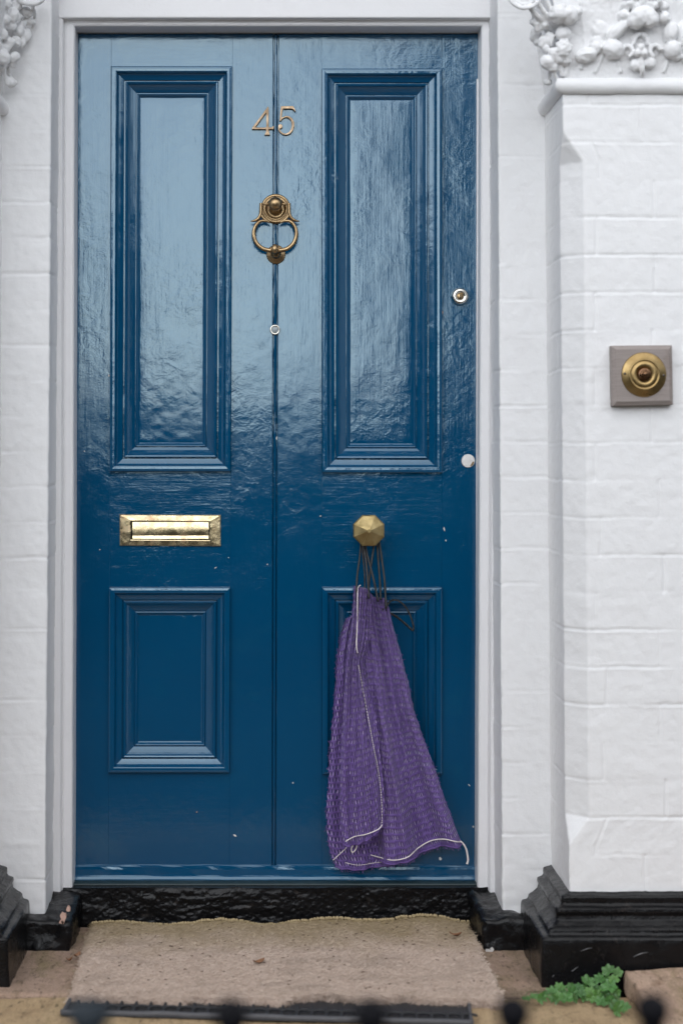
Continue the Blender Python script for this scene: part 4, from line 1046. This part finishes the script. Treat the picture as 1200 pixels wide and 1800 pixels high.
mat = thing("doormat", (0.02, -0.33, 0.006), "worn beige coir doormat lying against the black riser under the door", "doormat")
nxm, nym = 230, 150
bx0, bx1, by0, by1 = -0.400, 0.432, -0.572, -0.083
def mat_pt(s, t_, Z=True):
    x = (-.402+.014*t_)*(1-s)+(.428+.010*t_)*s
    y = by1+(by0-by1)*t_-0.010*s*t_
    wav = 0.004*fbm(s*5, t_*4, .3, 90, 3)+0.0022*fbm(s*40, t_*26, .6, 91, 3)
    edge_b = np.exp(-t_/0.05)*(0.012*sstep(.55, .85, s)*sstep(1.0, .9, s)+0.004*np.sin(s*23)-.006*np.exp(-((s-.46)/.05)**2))
    z = 0.0165+wav+edge_b-0.006*sstep(.955, 1.0, t_)+0.003*sstep(.8, .95, t_)
    e_ = np.minimum(np.minimum(s, 1-s)*0.83, np.minimum(t_, 1-t_)*.5)
    x = x+0.004*fbm(t_*30, s*2, .2, 93, 3)*np.exp(-np.minimum(s, 1-s)/.01); y = y+(0.017*fbm(s*13, t_, .7, 94, 5, .62)+.010-.006*np.abs(fbm(s*9, .3, .3, 95, 2)))*np.exp(-(1-t_)/.03)
    return x, y, z-0.007*np.exp(-e_/0.004)
S_, T_ = np.meshgrid(np.linspace(0, 1, nxm), np.linspace(0, 1, nym))
x_, y_, z_ = mat_pt(S_, T_)
mb = MB(); mb.grid(np.dstack([x_, y_, z_]))
brd = [(0, k) for k in range(nxm)]+[(k, nxm-1) for k in range(1, nym)]+[(nym-1, k) for k in range(nxm-2, -1, -1)]+[(k, 0) for k in range(nym-2, 0, -1)]
top_ = [(x_[i, j], y_[i, j], z_[i, j]) for i, j in brd]; low_ = [(a_, b_, 0.0062) for a_, b_, _ in top_]; n_ = len(brd)
mb.add(top_+low_, [(k, (k+1) % n_, n_+(k+1) % n_, n_+k) for k in range(n_)], 0, None, True)
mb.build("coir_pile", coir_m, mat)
# fibres standing and lying on the pile, and hanging over the front edge
N = 90000
s = rng.random(N); t_ = rng.random(N); k_ = rng.random(N) < 0.10; t_[k_] = 1-rng.random(k_.sum())**2*.03
t_ = np.clip(t_, 0.004, 0.998); s = np.clip(s, .004, .996)
x_, y_, z_ = mat_pt(s, t_)
L_ = rng.uniform(.004, .011, N); L_[k_] *= rng.uniform(1.0, 2.6, k_.sum()); an = rng.normal(0, 1.0, N)+np.where(k_, -math.pi/2, rng.choice([0, math.pi], N)); up = rng.uniform(-.05, .45, N); up[k_] = rng.uniform(-.9, .2, k_.sum())
dx, dy, dz = np.cos(an)*L_, np.sin(an)*L_, up*L_
wd = rng.uniform(.00010, .00024, N); px_, py_ = -np.sin(an)*wd, np.cos(an)*wd
A = np.stack([np.stack([x_-px_, y_-py_, z_+.0002], 1), np.stack([x_+px_, y_+py_, z_+.0002], 1), np.stack([x_+dx*.6+px_, y_+dy*.6+py_, z_+dz*.8+.0006], 1), np.stack([x_+dx, y_+dy, z_+dz+.0004], 1)], 1)
mb = MB(); Vv = A.reshape(-1, 3).tolist(); mb.v = Vv; mb.uv = [(0, 0)]*len(Vv)
mb.f = [[4*i, 4*i+1, 4*i+2, 4*i+3] for i in range(N)]; mb.mi = [1 if t_[i] < .035+.03*random.random() else 0 for i in range(N)]; mb.sm = [False]*N
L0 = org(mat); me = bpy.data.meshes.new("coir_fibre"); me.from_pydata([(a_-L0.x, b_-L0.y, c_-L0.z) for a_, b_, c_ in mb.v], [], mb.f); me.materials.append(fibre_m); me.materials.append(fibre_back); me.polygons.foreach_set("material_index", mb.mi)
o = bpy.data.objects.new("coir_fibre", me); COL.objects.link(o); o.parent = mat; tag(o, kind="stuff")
mb = MB()
for k in range(150):                     # grit and plant scraps trodden into the pile
    a_ = mat_pt(np.array([random.random()**.9*.96+.02]), np.array([random.betavariate(1.1, 1.3)*.94+.03])); c_ = Vector((a_[0][0], a_[1][0], a_[2][0]+.0022)); L_ = random.uniform(.0012, .0055); w_ = random.uniform(.0006, .0016); an_ = random.uniform(-.9, .9)
    mb.ball(c_, (L_, w_, .0009), (0, 0, an_), 6, 4, 0, .3, k)
tag(mb.build("trodden_grit", simple("dark_grit", (0.10, 0.065, 0.04), 0.9, 0, 0.8, 300), mat), kind="stuff")
mb = MB()
for k in range(140):                      # twisted yarn loops along the back edge
    s0 = (k+.5+.3*random.uniform(-1, 1))/140; a_ = mat_pt(np.array([s0]), np.array([0.004])); mb.ball((a_[0][0], a_[1][0]+.002, a_[2][0]+.004), (.0042, .0050*random.uniform(.6, 1.2), .0034), (0.3*random.uniform(-1, 1), .5, random.uniform(-.4, .4)), 8, 6, 0, .2, k)
mb.build("bound_edge", fibre_back, mat)

# ------------------------------------------------------------------ doorbell
db = thing("doorbell", V(1128, 660, YP), "round brass bell push on a square weathered wooden block, on the white pilaster", "doorbell")
def vq(px, py, Y): p = V(px, py, YP-0.02); return (p.x, Y, p.z)
mb = MB()
oq = [(1073.5, 607.5), (1180.5, 606.5), (1182.5, 711.5), (1075.5, 713.5)]
iq = [(1081, 615), (1173.5, 614), (1175.5, 704), (1083, 706)]
mb.loft_rect([[vq(x, y, YP+.004) for x, y in oq], [vq(x, y, YP-.017) for x, y in oq], [vq(x, y, YP-.018) for x, y in oq], [vq(x, y, YP-.024) for x, y in iq]], close=True)
mb.build("wooden_block", bell_wood, db, 0.0008)
c = V(1130.5, 658.5, YP-.024); r = m(39, YP)
mb = MB(); mb.lathe(c, [(r, -.001), (r, .0015), (r*.96, .0032), (r*.72, .0058), (r*.70, .0070), (r*.665, .0090), (r*.63, .0080), (r*.60, .0066), (r*.59, .0070), (r*.50, .0090), (r*.40, .0092), (r*.33, .0060), (r*.30, .0050)], 56)
rose = mb.build("bell_rose", brass_aged, db)
brass_rose = brass("tarnished_brass_plate", (0.34, 0.235, 0.10), (0.42, 0.30, 0.14), (0.22, 0.13, 0.065), 0.36); rose.data.materials[0] = brass_rose
mb = MB(); mb.lathe(c, [(r*.29, .004), (r*.285, .0085), (r*.26, .0098), (r*.23, .0090), (r*.21, .0115), (r*.17, .0125), (r*.15, .0118), (r*.13, .0150), (r*.09, .0170), (r*.03, .0176)], 40)
mb.build("bell_button", brass("dark_brown_brass", (0.13, 0.07, 0.04), (0.24, 0.14, 0.08), (0.07, 0.04, 0.025), 0.28), db)
for sx in (-.865, .865):
    mb = MB(); mb.lathe((c.x+sx*r, c.y, c.z-.002*sx), [(.0026, .002), (.0026, .0048), (.0018, .0056), (.0004, .0058)], 14); mb.build("screw", simple("dark_screw", (0.10, 0.09, 0.08), 0.4, 0.8), db)

# ------------------------------------------------------------------ plant in the joint
pt = thing("wild_plant", V(1010, 1745, -0.50), "small green weed with round toothed leaves growing at the foot of the pilaster", "plant")
leaves = [(1068, 1706, 12), (1085, 1709, 11), (1033, 1725, 12), (1052, 1721, 10), (1067, 1724, 10), (984, 1736, 10), (1002, 1735, 8), (970, 1744, 9), (1016, 1737, 9), (1047, 1741, 12), (1070, 1734, 12), (1082, 1744, 10), (1063, 1750, 11),
          (981, 1752, 9), (995, 1755, 11), (1025, 1755, 8), (1037, 1755, 9), (1056, 1761, 10), (1072, 1761, 11), (952, 1755, 10), (938, 1752, 6), (927, 1755, 5), (920, 1754, 4), (967, 1755, 7), (1006, 1746, 9), (1021, 1746, 9), (1085, 1774, 11), (1099, 1770, 7), (1091, 1764, 7),
          (945, 1750, 6), (958, 1748, 7), (1010, 1757, 8), (1044, 1757, 8), (1028, 1738, 8), (990, 1746, 8), (1078, 1722, 9), (1060, 1738, 10), (1036, 1745, 9), (1080, 1755, 9), (974, 1757, 7), (1050, 1750, 9), (1092, 1776, 7), (1078, 1770, 7)]
stems = MB()
for i, (px, py, r_) in enumerate(leaves):
    zmin = 0.006
    Y = -0.487-0.045*sstep(1700, 1775, py)-random.uniform(0, .012)
    p = V(px, py, Y)
    if p.z < .014:
        zl = random.uniform(.006, .018); p = V(px, py, (CAM_Z-zl)*F/(py-VY)-DIST)
    rr = m(r_, Y)*random.uniform(.75, 1.2); n_ = 40
    nrm = Vector((random.uniform(-.8, .8), -1, random.uniform(-.1, 1.7))).normalized()
    uax = nrm.cross(Vector((0, 0, 1))).normalized(); vax = uax.cross(nrm).normalized()
    NL = random.choice((5, 6, 7)); LA = random.uniform(.08, .15); ro = random.uniform(-.9, .9); u2 = uax*math.cos(ro)+vax*math.sin(ro); v2 = vax*math.cos(ro)-uax*math.sin(ro)
    vs = [p-nrm*rr*.10]; rings = 3; luv = [(0, 0)]
    for q in range(1, rings+1):
        for k in range(n_):
            a_ = 2*math.pi*k/n_-math.pi/2
            notch = 1-0.42*math.exp(-((k if k < n_/2 else k-n_)/2.2)**2)
            lobe = (1+LA*math.cos(NL*a_)+.06*(k % 3 == 0)) if q == rings else 1
            rad = rr*q/rings*notch*lobe*(1.05 if q == rings else 1)
            cup = rr*(0.10*(q/rings)**2+0.09*math.cos(NL*a_)*(q/rings))
            luv.append((NL*a_/(2*math.pi)+.5, q/rings)); vs.append(p+u2*rad*math.cos(a_)+v2*rad*math.sin(a_)*.95+nrm*(cup*1.6-rr*.1))
    fs = [(0, 1+k, 1+(k+1) % n_) for k in range(n_)]
    for q in range(rings-1): fs += [(1+q*n_+k, 1+(q+1)*n_+k, 1+(q+1)*n_+(k+1) % n_, 1+q*n_+(k+1) % n_) for k in range(n_)]
    mb = MB(); mb.add(vs, fs, 0, luv, True); mb.build("leaf", leaf_m, pt, recalc=False)
    root = Vector((p.x*0.8+V(1030, 1750, -.49).x*.2, -0.492, 0.001))
    stems.tube([root, root.lerp(p, .6)+Vector((0, -.002, .006)), p+nrm*-.0015], .0008, 5)
stems.build("stem", stem_m, pt)

# ------------------------------------------------------------------ dry leaves on the mat
def dry(px, py, z, L_, w_, ang, label):
    d = (CAM_Z-z)*F/(py-VY); c_ = Vector(((px-VX)/F*d, d-DIST, z)); o_ = MB(); n_ = 9
    G_ = np.zeros((n_, 5, 3))
    for i in range(n_):
        q = i/(n_-1); hw = w_*math.sin(math.pi*(q*.94+.03))**.8
        for j in range(5):
            e_ = j/2-1; u, v = (q-.5)*L_, e_*hw
            G_[i, j] = (c_.x+u*math.cos(ang)-v*math.sin(ang), c_.y+u*math.sin(ang)+v*math.cos(ang), c_.z+.0035*abs(e_)+.006*(q-.5)**2*4+.001*math.sin(7*q+3*e_))
    o_.grid(G_); b_ = o_.build("dry_leaf", leaf_dry, None, recalc=False); return tag(b_, label, "leaf", "fallen leaves by the doormat")
dry(455, 1693, .020, .026, .0085, .5, "curled brown leaf lying alone in the middle of the doormat")
dry(136, 1682, .004, .022, .006, 1.1, "brown leaf scrap caught by the left edge of the doormat")
dry(122, 1689, .004, .014, .004, .2, "tiny pinkish leaf bit on the slab just left of the doormat")
dry(800, 1645, .024, .026, .006, -.15, "brown leaf scrap on the back right corner of the doormat")

# ------------------------------------------------------------------ railing in front
YL = -2.24
rail = thing("iron_railing", (0.27, YL, -0.45), "black iron railing out of focus in front, only its round finials in frame", "railing")
for i in range(-4, 10):
    x = -0.1564+0.1197*i+(0.0012 if i % 2 else 0)
    mb = MB(); mb.tube([(x, YL, -.45), (x, YL, .553)], .0075, 12); br_ = mb.build("bar", iron, rail)
    dz = (0, -.003, -.003, 0, .002)[i % 5]
    flat_ = i == 0
    mb = MB()
    if flat_: mb.lathe((x, YL, .562), [(.0075, -.012), (.010, -.008), (.012, -.002), (.0165, .004), (.0195, .009), (.0185, .0135), (.014, .0175), (.004, .0190)], 24, axis='z')
    else: mb.lathe((x, YL, .566+dz), [(.0075, -.016), (.011, -.013), (.008, -.009), (.012, -.002), (.0150, .006), (.0142, .013), (.0095, .0185), (.004, .021)], 24, axis='z')
    mb.build("finial", iron_grey if flat_ else iron, br_)
mb = MB(); mb.box((-.75, YL-.018, .40), (1.05, YL+.018, .412)); mb.build("top_rail", iron, rail, .002)
mb = MB(); mb.box((-.75, YL-.018, -.34), (1.05, YL+.018, -.328)); mb.build("bottom_rail", iron, rail, .002)

# ------------------------------------------------------------------ unseen hedging and house, added to shape reflections in the gloss paint
def added_hedge(name, x0, x1, y, w_, z1, mat, seed, label, cat):
    mb_ = MB(); mb_.box((x0, y-w_, -.45), (x1, y, z1)); o_ = mb_.build(name, mat, None, .15)
    roughen(o_, .16, 1.5, seed, 5, cell=.30); return tag(o_, label, cat)
added_hedge("added_hedge", -14, 14, -10.2, .9, 1.48, added_hedge_m, 4, "unseen dark clipped hedging added across the road for the door reflection", "added_hedge")  # added so the lower half of the door mirrors something dark
added_hedge("added_side_hedge", -5.6, -4.6, -0.45, 3.4, 2.5, added_hedge_m, 14, "unseen dark hedging added on the left to darken the moulding reflections", "added_hedge")  # added on both sides to keep the side mouldings from mirroring sky
added_hedge("added_side_hedge", 4.6, 5.6, -0.45, 3.4, 2.5, added_hedge_m, 15, "unseen dark hedging added on the right to darken the moulding reflections", "added_hedge")
added_hedge("added_tall_hedge", -18, -2.15, -11.5, 2.2, 3.3, added_hedge_m, 8, "unseen tall dark trees added across the road to block reflected low sky", "added_hedge")  # added to cut the low sky off at the left
mb = MB(); mb.box((1.62, -17, -.45), (16, -11.5, 4.2)); mb.add([(1.55, -17.2, 4.2), (16.2, -17.2, 4.2), (16.2, -11.3, 4.2), (1.55, -11.3, 4.2), (1.55, -14.2, 6.0), (16.2, -14.2, 6.0)], [(0, 1, 5, 4), (2, 3, 4, 5), (0, 4, 3), (1, 2, 5), (3, 2, 1, 0)])
tag(mb.build("added_house", added_brick), "unseen dark brick house added across the road to darken the right stile reflection", "house")  # added house, darkens what the right stile mirrors
